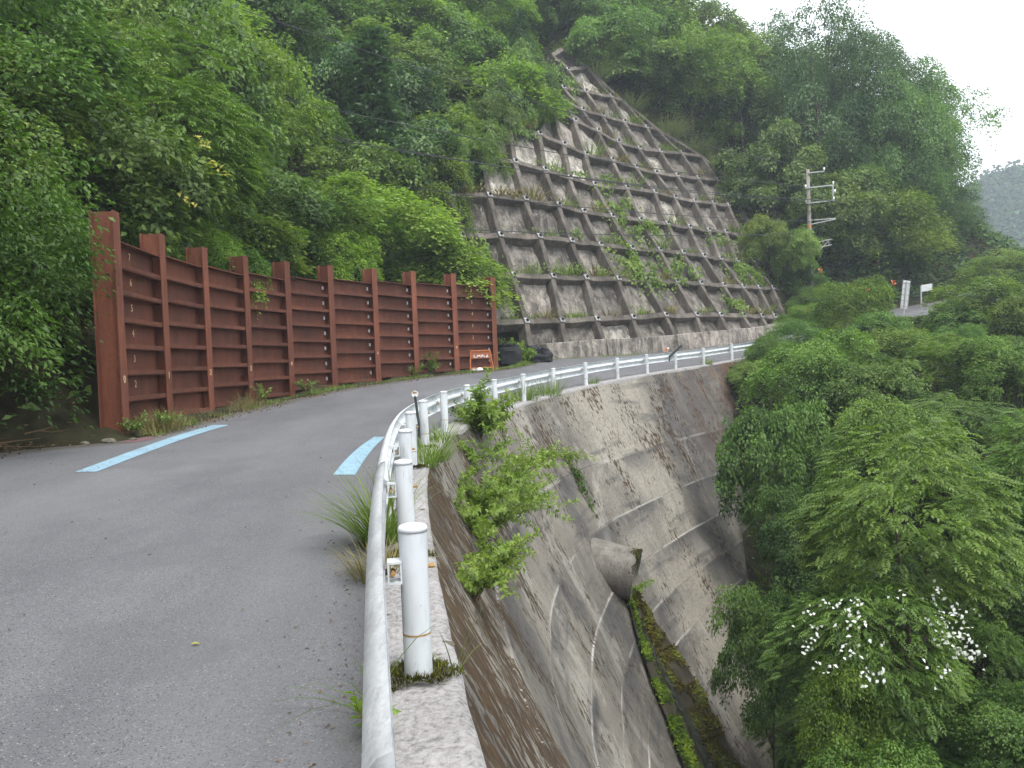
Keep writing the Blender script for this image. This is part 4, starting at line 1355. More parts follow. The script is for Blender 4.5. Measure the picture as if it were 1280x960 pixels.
# hanging vine
e = empty('hanging_vine', wall_pt(89, -1.0, .04))
tag(e, 'dark green ivy strand hanging down the pale part of the curved wall', 'vine')
vr = np.random.default_rng(8); mb = MB(); Ps = []
for s_ in range(3):
    pts = []
    for k in range(14):
        z = -1.0 - (1.7 - .4 * s_) * k / 13
        q = wall_pt(89 + s_ * .5 + .35 * math.sin(k * .6 + s_), z, .05) - np.array(e.location)
        pts.append(tuple(q)); 
        for _ in range(6):
            Ps.append(q + vr.normal(0, .07, 3))
    mb.tube(pts, .008, 5)
mb.build('stem', M['twig'], e)
P = np.array(Ps); nn = np.array([RN[89, 0], RN[89, 1], .5])
V, F = leaf_quads(P, np.array([0, 0, -1.0]) + vr.normal(0, .6, P.shape), nn + vr.normal(0, .35, P.shape), .13 * vr.uniform(.6, 1.3, len(P)), .1)
obj('leaves', mesh_np('leaves', V, F, shade=vr.uniform(.2, .6, len(P))), M['leaf'], e)

# ------------------------------------------------------------------ grass and weeds along the rail and the steel wall
def tuft(label, x, y, seed, n, L, W, spread, lean, bend, mat='grass', dry=.2, z=None, lean_dir=None, group=None, name='grass_tuft', cat='grass tuft', segs=5):
    me = tuft_mesh('grass_tuft', seed, n, L, W, spread, lean, bend, segs, dry, lean_dir)
    me.materials.append(M[mat])
    o = obj(name, me); o.location = (x, y, (float(roadz(x, y)) if z is None else z))
    return tag(o, label, cat, group)
tuft('long arching green grass tuft beside the guardrail near the second post', -1.17, 6.9, 1, 210, .85, .014, .16, .45, 1.2, dry=.25, lean_dir=(-.25, 0, 0))
tuft('dry yellowish grass at the asphalt edge just in front of the long green tuft', -1.02, 6.0, 2, 190, .34, .009, .24, .6, 1.0, 'grass_dry', .5)
tuft('thin grass sprig of a few long blades at the asphalt edge beside the first post', -.70, 3.7, 3, 9, .62, .009, .03, .8, 1.1, dry=0, lean_dir=(-.5, 0, 0))
stemmy('weed', 'small light green broad leaved weed under the rail at the asphalt edge', 'weed', (-.69, 3.45, .05), 61, .22, .075, 4, .5, .4, .04, 'leaf_bright')
tuft('few thin grass blades on the kerb right of the first post', -.36, 4.1, 4, 7, .36, .006, .03, .5, .8, dry=0, z=.05)
tuft('grass clump between the fourth and fifth guardrail posts', -1.22, 11.9, 6, 150, .62, .012, .28, .5, 1.1, dry=.3)
tuft('bright leafy grass clump at the wall head under the fourth post', -1.27, 11.3, 7, 120, .42, .014, .22, .6, 1.0, dry=.15)
tuft('pale grass clump beside the fifth guardrail post', -1.25, 13.9, 8, 130, .6, .012, .25, .5, 1.1, dry=.4)
tuft('green grass clump behind the tall wall shrub', -.6, 19.2, 9, 140, .6, .014, .3, .5, 1.0, dry=.2)
tuft('tall soft grass clump under the rail beyond the wall shrub', .35, 23.1, 10, 170, .8, .014, .35, .4, .8, dry=.25)
tuft('wide grass clump under the guardrail where the kerb meets the curved wall', 1.05, 24.5, 12, 170, .75, .014, .4, .4, .8, dry=.2)
tuft('small grass clump at a guardrail post far round the bend', 2.75, 28.0, 13, 80, .45, .014, .2, .5, .8, dry=.3)
tuft('small weedy clump at the last clearly seen guardrail post', 8.95, 37.2, 14, 90, .5, .016, .25, .5, .8, dry=.2)
# moss ring round the first post and its neighbours
for j, lab in ((3, 'ring of brown green moss around the foot of the first guardrail post'), (4, 'moss cushion around the foot of the second guardrail post'), (6, 'moss cushion around the foot of the fourth guardrail post'), (7, 'moss cushion around the foot of the fifth guardrail post')):
    c = RC[8 * j]; r = np.random.default_rng(j)
    n = 1500
    th = r.uniform(0, 6.28, n); rr = .075 + .10 * r.uniform(0, 1, n) ** .8 * (1 + .35 * np.sin(th * 2 + 1) + .2 * np.sin(th * 5))
    hump = .03 * np.clip(1 - ((rr - .11) / .08) ** 2, 0, 1)
    P0 = np.c_[np.cos(th) * rr, np.sin(th) * rr, hump]
    d = np.c_[np.cos(th) * .5, np.sin(th) * .5, np.ones(n)] + r.normal(0, .5, (n, 3))
    V, F = blades(r, P0, d, .035 * r.uniform(.4, 1.4, n), .006, .8, 2)
    o = obj('moss_patch', mesh_np('moss_patch', V, F, shade=np.repeat(np.clip(r.normal(.42, .28, n), 0, 1), 2)), M['moss'])
    o.location = (c[0], c[1], float(roadz(c[0], c[1])) + .045)
    tag(o, lab, 'moss')
# verge of short weeds along the steel wall foot and the lattice foot
def verge(name, path, n, L, W, spread, mat, seed, dry, kind='stuff', off=.12, label=None):
    r = np.random.default_rng(seed)
    C = catmull(path, 10); T, N = normals2(C)
    i = r.uniform(0, len(C) - 1.01, n); i0 = i.astype(int); t = (i - i0)[:, None]
    P = C[i0] * (1 - t) + C[i0 + 1] * t + N[i0] * (off + spread * np.abs(r.normal(0, .6, n)))[:, None]
    cl = np.array([mnoise.noise(Vector((float(a) * .9, float(b) * .9, seed))) for a, b in P])
    k = r.uniform(-.35, .4, n) < cl + .05
    P = P[k]; cl = cl[k]; m = len(P)
    z = roadz(P[:, 0], P[:, 1])
    V, F = blades(r, np.c_[P, z], np.c_[r.normal(0, .5, (m, 2)), np.ones(m)], L * r.uniform(.3, 1.2, m) * (.7 + 1.2 * np.clip(cl, 0, 1)), W * r.uniform(.7, 1.3, m), r.uniform(.2, 1.3, m), 3)
    sh = np.where(r.uniform(0, 1, m) < dry, r.uniform(.8, 1, m), r.uniform(.2, .7, m))
    o = obj(name, mesh_np(name, V, F, shade=np.repeat(sh, 3)), M[mat])
    return tag(o, label, 'grass', kind=kind)
verge('grass', WPTS, 6000, .16, .012, .38, 'grass', 21, .3, label='strip of short weeds along the foot of the rusty steel wall')
verge('dry_grass', WPTS[:4], 2200, .4, .008, .3, 'grass_dry', 22, .5, label='dry yellow grass at the foot of the nearest steel panels')
verge('litter', WPTS, 2500, .06, .03, .6, 'dead', 23, .3, off=.25, label='thin line of dead leaves on the asphalt before the steel wall')
verge('grass', [(-.5, 35.9), (.3, 38.0), (.9, 40.2), (3.0, 42.2), (6.9, 44.9)], 2600, .18, .016, .35, 'grass', 24, .35, label='strip of short weeds below the concrete lattice and black bags')
tuft('dry grass clump at the foot of the tall end post', -6.85, 16.0, 31, 220, .62, .008, .35, .45, .9, 'grass_dry', .5)
stemmy('weed', 'green weed hugging the foot of the tall end post', 'weed', (-6.95, 15.0, .65), 62, .42, .09, 9, .7, .4, .035, 'leaf')
stemmy('weed', 'green weed cluster in front of the second steel bay', 'weed', (-6.75, 15.9, .68), 63, .5, .09, 9, .7, .4, .035, 'leaf')
stemmy('weed', 'leafy green weed before the fourth steel post', 'weed', (-6.85, 22.5, .9), 64, .6, .1, 7, .5, .4, .04, 'leaf')
stemmy('weed', 'leafy green weed before the fifth steel post', 'weed', (-6.3, 25.0, 1.0), 65, .55, .1, 8, .5, .4, .04, 'leaf')
stemmy('weed', 'shorter of the two upright weeds left of the eighth steel post', 'weed', (-3.65, 31.4, 1.2), 66, .7, .12, 5, .25, .2, .06, 'leaf')
stemmy('weed', 'taller of the two upright weeds right of the eighth steel post', 'weed', (-3.05, 32.2, 1.25), 67, 1.15, .14, 4, .15, .2, .06, 'leaf')
stemmy('weed', 'tall green weeds between the two black bags', 'weed', (.72, 39.3, 1.55), 68, 1.2, .2, 12, .4, .4, .07, 'leaf_bright')
stemmy('weed', 'weed sprouting on top of the standing black bag', 'weed', (-.2, 38.9, 2.45), 69, .6, .16, 4, .8, .4, .08, 'leaf_bright')

# ------------------------------------------------------------------ A-frame barricade, black bags, markers
a0 = Vector((-1.28, 34.55, float(roadz(-1.28, 34.55))))
af = empty('folding_sign', a0, math.radians(14), .9)
tag(af, 'small rusty orange folding sign stand with a white lettered board by the steel wall', 'sign stand')
for k, (y0, h) in enumerate(((-.22, .95), (.28, .9))):
    mb = MB()
    for sx_ in (-1, 1):
        mb.tube([(sx_ * .56, y0, 0), (sx_ * .46, 0 if k == 0 else .05, h)], .022, 6)
    mb.tube([(-.46, 0 if k == 0 else .05, h), (.46, 0 if k == 0 else .05, h)], .022, 6)
    mb.tube([(-.54, y0 * .9, .14), (.54, y0 * .9, .14)], .018, 6)
    mb.build('leg_frame', M['orange'], af)
mb = MB(); mb.box((0, -.055, .72), (.45, 0, 0), (0, .008, .002), (0, -.03, .14)); bd = mb.build('board', M['board'], af)
n_ = obj('lettering', text_mesh('LAK2', .3), M['letters'], bd); n_.matrix_local = Matrix.Translation((0, -.075, .72)) @ Matrix.Rotation(math.radians(78), 4, 'X') @ Matrix.Diagonal((1.05, 1, 1, 1))
for q, (x, y, s_, lab) in enumerate(((-1.35, 34.35, .16, 'crumpled white plastic scrap under the middle of the orange sign stand'), (-1.58, 34.3, .11, 'smaller crumpled white scrap at the left foot of the orange sign stand'))):
    bm = bmesh.new(); bmesh.ops.create_icosphere(bm, subdivisions=2, radius=1)
    for v in bm.verts:
        v.co *= 1 + .45 * mnoise.noise(v.co * 2.2 + Vector((q * 5, 0, 0)))
        v.co = Vector((v.co.x * s_, v.co.y * s_ * .7, max(v.co.z, -.5) * s_ * .7))
    me = bpy.data.meshes.new('plastic_scrap'); bm.to_mesh(me); bm.free()
    o = obj('plastic_scrap', me, M['paper']); o.location = (x, y, float(roadz(x, y)) + s_ * .3)
    tag(o, lab, 'rubbish')
def bag(label, x, y, rx, ry, h, slump, seed, rz):
    e = empty('bulk_bag', (x, y, float(roadz(x, y)) - .02), rz)
    tag(e, label, 'bulk bag')
    n, m = 40, 14; V = []
    for a in range(m):
        t = a / (m - 1)
        for k in range(n):
            th = 2 * math.pi * k / n
            c, s_ = math.cos(th), math.sin(th)
            rr = (abs(c) ** 4 + abs(s_) ** 4) ** -.25
            bul = 1 + .07 * math.sin(math.pi * min(t * 1.2, 1)) - (.10 if t > .86 else 0)
            q = Vector((c * rr * rx * bul, s_ * rr * ry * bul, h * t))
            w = mnoise.noise(Vector((q.x * 2.5, q.y * 2.5, q.z * 3.5 + seed))) * (.05 + .10 * slump) + mnoise.noise(Vector((th * 4, q.z * 1.2, seed))) * .035
            q += Vector((c, s_, 0)) * w
            if slump:
                q.z *= (1 - slump * (.35 + .5 * mnoise.noise(Vector((q.x * 1.4 + seed, q.y * 1.4, 2))) + .35 * (q.x / rx)))
            else:
                q.z += .03 * math.sin(th * 3 + seed) * t
            V.append(tuple(q))
    F = grid_faces(m, n)
    F = np.vstack([F, [[a * n + n - 1, (a + 1) * n + n - 1, (a + 1) * n, a * n] for a in range(m - 1)]])
    top = [(V[(m - 1) * n + k][0] * f, V[(m - 1) * n + k][1] * f, V[(m - 1) * n + k][2] - d_) for f, d_ in ((.8, .05), (.35, .02), (.02, -.04)) for k in range(n)]
    V2 = V + top; base_ = (m - 1) * n
    F2 = [[base_ + a * n + k, base_ + a * n + (k + 1) % n, base_ + (a + 1) * n + (k + 1) % n, base_ + (a + 1) * n + k] for a in range(3) for k in range(n)]
    me = mesh_np('sack', V2, np.vstack([F, F2]), True)
    obj('sack', me, M['black'], e)
    mb = MB()
    mb.tube([(-rx * .5, -ry * .9, h * .92), (-rx * .35, -ry * 1.08, h * .72), (rx * .35, -ry * 1.1, h * .7), (rx * .5, -ry * .9, h * .92)], .025, 6)
    if not slump:
        mb.build('lifting_strap', M['darkbar'], e)
    # folded mouth lying on the top
    mb = MB()
    for k in range(6):
        a = k * 1.05 + seed
        mb.tube([(math.cos(a) * rx * .75, math.sin(a) * ry * .75, h * (.97 - .45 * slump)), (math.cos(a + .3) * rx * .35, math.sin(a + .3) * ry * .35, h * (1.08 - .45 * slump)), (math.cos(a + .9) * rx * .2, math.sin(a + .9) * ry * .2, h * (1.0 - .45 * slump))], [.05, .07, .03], 6)
    mb.build('folded_mouth', M['black'], e, smooth=True)
bag('upright filled black bulk bag standing between the steel wall and the concrete lattice', -.1, 38.8, .56, .5, .86, 0, 3, .1)
bag('slumped torn black bulk bag lying at the corner of the lattice footing', 1.35, 39.9, .62, .5, .8, .55, 7, -.2)

def marker(name, label, cat, loc): return tag(empty(name, loc), label, cat)
e = marker('delineator_post', 'thin weathered delineator stake with a round pale reflector above the rail bend', 'delineator', (-1.46, 12.4, float(roadz(-1.5, 12.4))))
mb = MB(); mb.tube([(0, 0, 0), (.02, 0, .5), (-.02, 0, .92)], .02, 8); mb.build('stake', M['darkbar'], e)
mb = MB(); mb.tube([(-.02, -.012, .95), (-.02, .012, .95)], .05, 14); d_ = mb.build('reflector', M['insul'], e)
mb = MB(); mb.box((-.02, -.016, .975), (.03, 0, 0), (0, .006, 0), (0, 0, .014)); mb.build('rust_patch', M['rustband'], d_)
zz = float(roadz(6.9, 34.4))
e = marker('broken_marker', 'dark broken marker bar leaning diagonally across the top of the guardrail', 'marker', (6.62, 34.2, zz))
mb = MB(); mb.box((.27, 0, .80), (.27, 0, .23), (0, .03, 0), (-.03, 0, .035)); mb.build('bar', M['darkbar'], e)
mb = MB(); mb.tube([(.0, 0, .4), (.04, 0, .62)], .03, 8); mb.build('bracket', M['darkbar'], e)
e = marker('rail_reflector', 'small orange reflector fixed on top of the guardrail beside the leaning bar', 'reflector', (6.62, 34.75, zz))
mb = MB(); mb.tube([(0, 0, .7), (0, 0, .82)], .012, 6); mb.build('stem', M['darkbar'], e)
mb = MB(); mb.tube([(-.0, -.02, .9), (0, .02, .9)], .07, 14); mb.build('disc', M['orange'], e)
mb = MB(); mb.box((.08, -.005, .95), (.04, 0, 0), (0, .015, 0), (0, 0, .04)); mb.build('lens', M['insul'], e)
e = marker('orange_stake', 'short orange stake among the leaves at the lattice corner', 'stake', (17.8, 49.0, ground(17.8, 49.0)))
mb = MB(); mb.tube([(0, 0, -.2), (0, 0, 1.9)], .06, 8); mb.build('stake', M['orange'], e)

# stones, twigs and leaves on the left verge
sr = random.Random(12)
for k, (x, y, s_, lab) in enumerate(((-7.05, 14.2, .10, 'flat tan stone on the dirt beside the tall end post'), (-7.35, 13.95, .07, 'small dark stone left of the flat tan stone'), (-6.8, 14.55, .06, 'little stone touching the front of the tall end post'), (-.42, 4.5, .035, 'thin grey chip of stone on the kerb behind the first post'))):
    bm = bmesh.new(); bmesh.ops.create_icosphere(bm, subdivisions=2, radius=1)
    for v in bm.verts:
        v.co *= 1 + .35 * mnoise.noise(v.co * 1.4 + Vector((k * 7, 0, 0)))
        v.co = Vector((v.co.x * s_ * 1.3, v.co.y * s_, v.co.z * s_ * .55))
    me = bpy.data.meshes.new('stone'); bm.to_mesh(me); bm.free()
    o = obj('stone', me, M['stone']); o.location = (x, y, float(roadz(x, y)) + s_ * .25 + (.03 if k == 3 else 0)); tag(o, lab, 'stone')
for k, (x, y, l, a, lab) in enumerate(((-8.3, 13.0, 1.5, .12, 'longest bare twig lying along the left asphalt edge'), (-8.7, 13.7, 1.3, .55, 'forked fallen branch on the leaf litter left of the end post'), (-8.2, 14.6, 1.0, .8, 'short fallen branch near the dark gap behind the end post'), (-9.2, 13.1, 1.2, -.2, 'curved fallen twig at the far left edge of the litter'), (-8.0, 14.0, .7, .3, 'short thin twig between the branches and the end post'))):
    e = obj('fallen_branch', MB().mesh('x')) if False else None
    mb = MB(); pts = [(math.cos(a) * l * t - l / 2 * math.cos(a), math.sin(a) * l * t - l / 2 * math.sin(a), .03 + sr.uniform(0, .05)) for t in (0, .3, .6, 1)]
    mb.tube(pts, [.018, .016, .011, .005], 6)
    p = Vector(pts[1]); mb.tube([p, p + Vector((math.cos(a + .6) * l * .35, math.sin(a + .6) * l * .35, .05))], [.01, .004], 5)
    o = mb.build('fallen_branch', M['twig']); o.location = (x, y, ground(x, y) + .17 if x > -8.2 else ground(x, y) + .02); tag(o, lab, 'branch')
V, F = leaf_quads(np.array([(0, 0, .0)]), np.array([(1, .3, .0)]), np.array([(0, 0, 1.0)]), .055, .03, .12, .1)
o = obj('fallen_leaf', mesh_np('fallen_leaf', V, F, shade=[.5]), M['yellow']); o.location = (-1.88, 4.59, float(roadz(-1.88, 4.59)) + .012)
tag(o, 'single small yellow leaf lying on the open asphalt', 'leaf')
r = np.random.default_rng(44)
n = 2600
P = np.c_[r.uniform(-13, -7.2, n), r.uniform(9.5, 15.5, n)]
z = terrain_z(P)[0]; ok = P[:, 0] < -7.9 + .3 * r.normal(0, 1, n); P = P[ok]; z = np.maximum(z[ok], np.where(P[:, 0] > -8.3, roadz(P[:, 0], P[:, 1]), -9))
V, F = leaf_quads(np.c_[P, z + .02], np.c_[r.normal(0, 1, (len(P), 2)), r.normal(0, .2, len(P))], np.array([0, 0, 1.0]) + r.normal(0, .35, (len(P), 3)), .07 * r.uniform(.5, 1.4, len(P)), .04)
tag(obj('leaf_litter', mesh_np('leaf_litter', V, F, shade=r.uniform(0, 1, len(P))), M['dead']), 'brown dead leaves covering the dirt left of the steel wall', 'leaf litter', kind='stuff')

r = np.random.default_rng(46)
n = 1500
i = r.integers(8, 150, n); off = -.30 - np.abs(r.normal(0, .16, n))
P = RC[i] + RN[i] * off[:, None] + r.normal(0, .12, (n, 2)); z = roadz(P[:, 0], P[:, 1])
V, F = leaf_quads(np.c_[P, z + .008], np.c_[r.normal(0, 1, (n, 2)), r.normal(0, .1, n)], np.array([0, 0, 1.0]) + r.normal(0, .35, (n, 3)), .022 * r.uniform(.4, 1.7, n), .012)
tag(obj('litter', mesh_np('litter', V, F, shade=r.uniform(0, 1, n)), M['dead']), 'grit and leaf crumbs along the asphalt edge beside the guardrail', 'litter', kind='stuff')
n = 240
P = np.c_[r.uniform(-7.5, -1.5, n), r.uniform(2.5, 28, n)]; z = roadz(P[:, 0], P[:, 1])
k = signed_side(P, HC)[0] > .4; P, z = P[k], z[k]; n = len(P)
V, F = leaf_quads(np.c_[P, z + .009], np.c_[r.normal(0, 1, (n, 2)), r.normal(0, .1, n)], np.array([0, 0, 1.0]) + r.normal(0, .3, (n, 3)), .026 * r.uniform(.4, 1.6, n), .014)
tag(obj('litter', mesh_np('litter', V, F, shade=r.uniform(0, 1, n)), M['dead']), 'tiny dead leaf bits scattered over the open asphalt', 'litter', kind='stuff')

# ------------------------------------------------------------------ utility pole, cables, far road furniture
pb_ = Vector((21.6, 58.3, ground(21.6, 58.3)))
HT = 14.58
up = empty('utility_pole', pb_)
tag(up, 'tall weathered utility pole with side arms standing right of the concrete lattice', 'utility pole')
hh = HT - pb_.z
mb = MB(); mb.tube([(0, 0, -.3), (0, 0, hh * .5), (0, 0, hh)], [.17, .145, .115], 14); mb.build('pole', M['polecon'], up, smooth=True)
def arm(z, x0, x1, yoff=.0, th=.042, slope=.07):
    mb = MB(); c = Vector(((x0 + x1) / 2, -.16 + yoff, z + slope * (x0 + x1) / 2)); d = Vector((1, 0, slope)).normalized()
    mb.box(c, d * (x1 - x0) / 2, (0, th, 0), Vector((-slope, 0, 1)).normalized() * th)
    return mb.build('cross_arm', M['polesteel'], up)
arm(hh - .28, -.05, 1.12); arm(hh - 1.32, -.3, 1.75); arm(hh - 2.4, -.3, 1.75); 
mb = MB(); mb.box((1.68, -.16, hh - 1.74), (.05, 0, 0), (0, .04, 0), (0, 0, .53)); mb.build('arm_strut', M['polesteel'], up)
ins = MB(); ins.tube([(0, 0, 0), (0, 0, .08), (0, 0, .1), (0, 0, .2)], [.03, .07, .05, .06], 8); ins_me = ins.mesh('insulator', smooth=True); ins_me.materials.append(M['insul'])
for (x, z) in ((1.1, hh - .14), (1.72, hh - 1.15), (1.82, hh - 1.72), (1.72, hh - 2.24), (-.25, hh - 1.3), (-.25, hh - 2.38)):
    o = obj('insulator', ins_me, None, up); o.location = (x, -.16, z)
for z0_, z1_ in ((hh - 3.62, hh - 3.55), (hh - 3.9, hh - 3.6)):
    mb = MB(); mb.tube([(.1, -.1, z0_), (1.85, -.1, z1_)], .035, 6); mb.build('stay_bracket', M['polesteel'], up)
mb = MB(); mb.tube([(0, 0, hh - 4.1), (0, 0, hh - 3.95)], .15, 12); mb.build('orange_band', M['orange'], up)
mb = MB()
for q in ([(.5, -.1, hh - 5.2), (1.5, -.1, hh - 5.0)], [(.6, -.1, hh - 5.55), (1.5, -.1, hh - 5.4)], [(1.3, -.1, hh - 4.98), (1.3, -.1, hh - 5.5)], [(.6, -.1, hh - 5.8), (1.3, -.1, hh - 5.1)]):
    mb.tube(q, .03, 6)
mb.build('cable_bracket', M['polesteel'], up)
def cable(label, a, b, sag, rad=.022):
    a, b = Vector(a), Vector(b); mb = MB()
    mb.tube([a.lerp(b, t) - Vector((0, 0, 4 * sag * t * (1 - t))) for t in np.linspace(0, 1, 25)], rad, 5)
    o = mb.build('power_cable', M['wire']); tag(o, label, 'cable', 'overhead cables crossing the slope')
P0 = pb_ + Vector((0, -.16, 0))
lab = 'thin dark overhead cable slanting across the wooded slope to the utility pole'
for (dx, z, e_, s_) in ((1.1, hh - .05, (-20, 31, 19.6), 1.2), (-.25, hh - 1.2, (-21, 29, 15.0), .9), (-.25, hh - 2.3, (-21, 28, 13.4), .9), (1.7, hh - 2.3, (-20, 27, 12.6), .9), (0, hh - 3.7, (-21, 28, 11.2), .8), (0, hh - 4.5, (-20, 28, 8.6), .8)):
    cable(lab, P0 + Vector((dx, 0, z)), e_, s_)
for (dx, z, e_, s_) in ((.2, hh - 3.6, (52, 74, 9.5), .5), (.2, hh - 4.2, (52, 74, 8.5), .5)):
    o = cable('thin cable running from the utility pole towards the dark trees', P0 + Vector((dx, 0, z)), e_, s_)
zs = float(roadz(23.9, 49.6))
e = marker('road_sign', 'tall narrow road sign seen from its grey back, leaning among the bushes', 'road sign', (23.85, 49.6, zs)); e.rotation_euler = (0, math.radians(7.5), 0)
mb = MB(); mb.tube([(0, 0, -.3), (0, 0, 2.55)], .045, 10); mb.build('post', M['polesteel'], e)
mb = MB(); mb.box((0, .06, 1.75), (.23, 0, 0), (0, .012, 0), (0, 0, .86)); pn = mb.build('panel', M['signback'], e, bevel=.01)
mb = MB()
for k in range(5):
    mb.box((0, .035, 1.05 + .35 * k), (.23, 0, 0), (0, .014, 0), (0, 0, .018))
for x in (-.215, .215):
    mb.box((x, .034, 1.75), (.014, 0, 0), (0, .013, 0), (0, 0, .85))
mb.build('back_rib', M['polesteel'], pn)
e = marker('small_sign', 'small pale box sign on a short bent post beyond the bushes', 'sign', (29.6, 58.0, float(roadz(29.6, 57.0))))
mb = MB(); mb.tube([(-.35, 0, -.2), (-.35, 0, 1.5), (-.28, 0, 1.62)], .06, 8); mb.build('post', M['polesteel'], e)
mb = MB(); mb.box((.05, 0, 1.45), (.4, 0, .05), (0, .05, 0), (0, 0, .24)); mb.build('box', M['signback'], e, bevel=.02)
e = marker('street_lamp', 'slim pole with a small white lamp head beside the far guardrail', 'street lamp', (39.4, 66.0, 4.6))
mb = MB(); mb.tube([(0, 0, 0), (0, 0, 3.6)], [.11, .09], 10); mb.build('pole', M['polecon'], e)
mb = MB(); mb.box((-.25, -.1, 2.75), (.22, 0, .1), (0, .1, 0), (-.05, 0, .12)); mb.build('lamp_head', M['insul'], e, bevel=.03)
f0 = Vector((35.2, 62.2, 0))
e = tag(empty('far_guardrail', f0), 'short stretch of pale guardrail on the far bend of the road', 'guardrail')
fp = [(-1.2, -.25, 4.75), (.0, 0, 4.85), (1.4, .1, 4.85), (2.9, .0, 4.75), (5, -.3, 4.7)]
V = [(p[0], p[1] + a, p[2] + .585 + h) for p in catmull(fp, 4) for (a, h) in prof]
me = mesh_np('rail_beam', V, grid_faces(len(catmull(fp, 4)), len(prof)), True); o = obj('rail_beam', me, M['white'], e)
md = o.modifiers.new('thickness', 'SOLIDIFY'); md.thickness = .005
for p in fp[1:]:
    o = obj('post', post_me, None, e); o.location = (p[0], p[1] + .12, p[2])

# ------------------------------------------------------------------ trees on the slope
FACE = [(NODES[k].x, NODES[k].y) for k in ((-1, 0), (-1, 4), (-1, 7), (-1, 9), (1, 11), (2, 11), (4, 10), (5, 11), (6, 10), (7, 9), (8, 8), (9, 7), (10, 7), (10, 6), (8, 5), (7, 4), (6, 3), (5, 1), (4, 0), (3, -1), (1, -1), (0, -1))]
tr_ = random.Random(31)
cands = []
y = 8.0
while y < 112:
    step = 2.7 + .030 * y
    x = -.86 * y - 6
    while x < .60 * y + 2:
        cands.append((x + tr_.uniform(-.4, .4) * step, y + tr_.uniform(-.4, .4) * step, step))
        x += step
    y += step * .92
CP = np.array([(a, b) for a, b, c in cands])
CZ, CDE, CDH = terrain_z(CP)
count = 0
for (x, y, st), z, dh in zip(cands, CZ, CDH):
    if dh < 2.2 or y < 13 and x > -10.5:
        continue
    r = st * tr_.uniform(.62, .9)
    inside = pt_in_poly(x, y, FACE)
    if inside or seg_dist(x, y, FACE) < (r * .62 if x < 8 else r * .35):
        continue
    if x > 17 and y < 62 and dh < 4:
        continue
    if z > 66 or ((x + r * 1.15) / y > .563):
        continue
    d = math.hypot(x, y)
    big = x > 26 and y > 66
    u = tr_.random()
    if big:
        h = tr_.uniform(12, 17); r *= 1.15; kind = tr_.choice(['big0', 'big1', 'big2', 'big1'])
        lab, grp, nm, tint = 'tall dark broadleaf tree in the wooded spur right of the utility pole', 'tall trees on the spur right of the utility pole', 'broadleaf_tree', (.82, .9, .95)
    elif x > 14:
        h = tr_.uniform(6, 10); kind = tr_.choice(['layer0', 'layer1', 'layer2', 'broad1', 'broad2'])
        lab, grp, nm, tint = 'leafy tree on the slope above and right of the concrete lattice', 'trees right of the concrete lattice', 'broadleaf_tree', (1, 1, 1)
    elif dh < 7 and y < 45:
        h = tr_.uniform(3.2, 5.5); kind = tr_.choice(['layer0', 'layer2', 'broad0', 'broad3', 'broad1'])
        lab, grp, nm, tint = 'small leafy tree close behind the rusty steel wall', 'small trees behind the steel wall', 'young_tree', (1, 1, .9)
    elif u < .16:
        h = tr_.uniform(8, 11); kind = tr_.choice(['conifer0', 'conifer1'])
        lab, grp, nm, tint = 'dark narrow conifer in the wood on the slope above the steel wall', 'conifers on the slope', 'conifer_tree', (1.2, 1.2, 1.2)
    else:
        h = tr_.uniform(5, 8.5); kind = tr_.choice(['broad0', 'broad1', 'broad2', 'broad3', 'layer0', 'layer1', 'dark0', 'dark1', 'broad0', 'layer2'])
        lab, grp, nm, tint = 'leafy green tree in the dense wood on the slope above the steel wall', 'trees on the slope above the steel wall', 'broadleaf_tree', (.95, 1, .95)
    if grp in ('trees on the slope above the steel wall', 'conifers on the slope', 'small trees behind the steel wall'):
        band = 'just above the steel wall' if dh < 16 else 'high on the slope'
        if kind.startswith('con'):
            look, cat_ = 'narrow dark conifer', 'conifers'
        elif kind.startswith('lay'):
            look, cat_ = 'fresh yellow green layered tree', 'yellow green trees'
        elif kind.startswith('dark'):
            look, cat_ = 'dark drooping leafy tree', 'dark leafy trees'
        else:
            look, cat_ = 'mid green bushy tree', 'mid green trees'
        lab = look + ' in the wood ' + band; grp = cat_ + ' ' + band
    elif grp == 'trees right of the concrete lattice':
        look = 'fresh yellow green layered tree' if kind.startswith('lay') else 'mid green bushy tree'
        band = 'on the slope above the lattice edge' if y > 74 or x < 22 else 'on the slope behind the utility pole'
        lab = look + ' ' + band; grp = look + 's ' + band
    elif big:
        look = 'dark leaved tall tree' if kind == 'big1' else 'mid green tall tree'
        band = 'on the skyline of the spur' if z > 12 else 'low on the spur beyond the road'
        lab = look + ' ' + band; grp = look + 's ' + band
    r *= 1.22
    tree(nm, lab, 'tree', x, y, h, r, kind, grp, rz=h * .52, tint=tint)
    count += 1
print('slope trees', count)

# trees with a place of their own
def at_tree(name, label, x, y, zc, r, rz, kind, tint=(1, 1, 1), base=None, cat='tree'):
    g = ground(x, y) if base is None else base
    top = zc + rz * .9
    rz = max(rz, min((zc - g) * .8, rz * 1.5))
    h = max(top - g, 1.2)
    return tree(name, label, cat, x, y, h, r, kind, None, rz, tint, g)
at_tree('overhanging_tree', 'near tree at the left edge with layered branches hanging over the road edge', -9.45, 12.2, 4.3, 2.6, 2.5, 'overhang', (.52, .6, .44))  # darkened tint paints the deep shade of the left edge into the leaves
at_tree('overhanging_tree', 'dark tree leaning in behind the near left tree', -11.0, 11.2, 6.6, 3.2, 3.0, 'near0', (.6, .72, .6))
at_tree('overhanging_tree', 'shaded low tree beside the dark gap left of the tall end post', -10.1, 15.8, 3.6, 2.2, 2.2, 'near1', (.6, .72, .6))  # shade here is put into the leaf colour by the darker tint
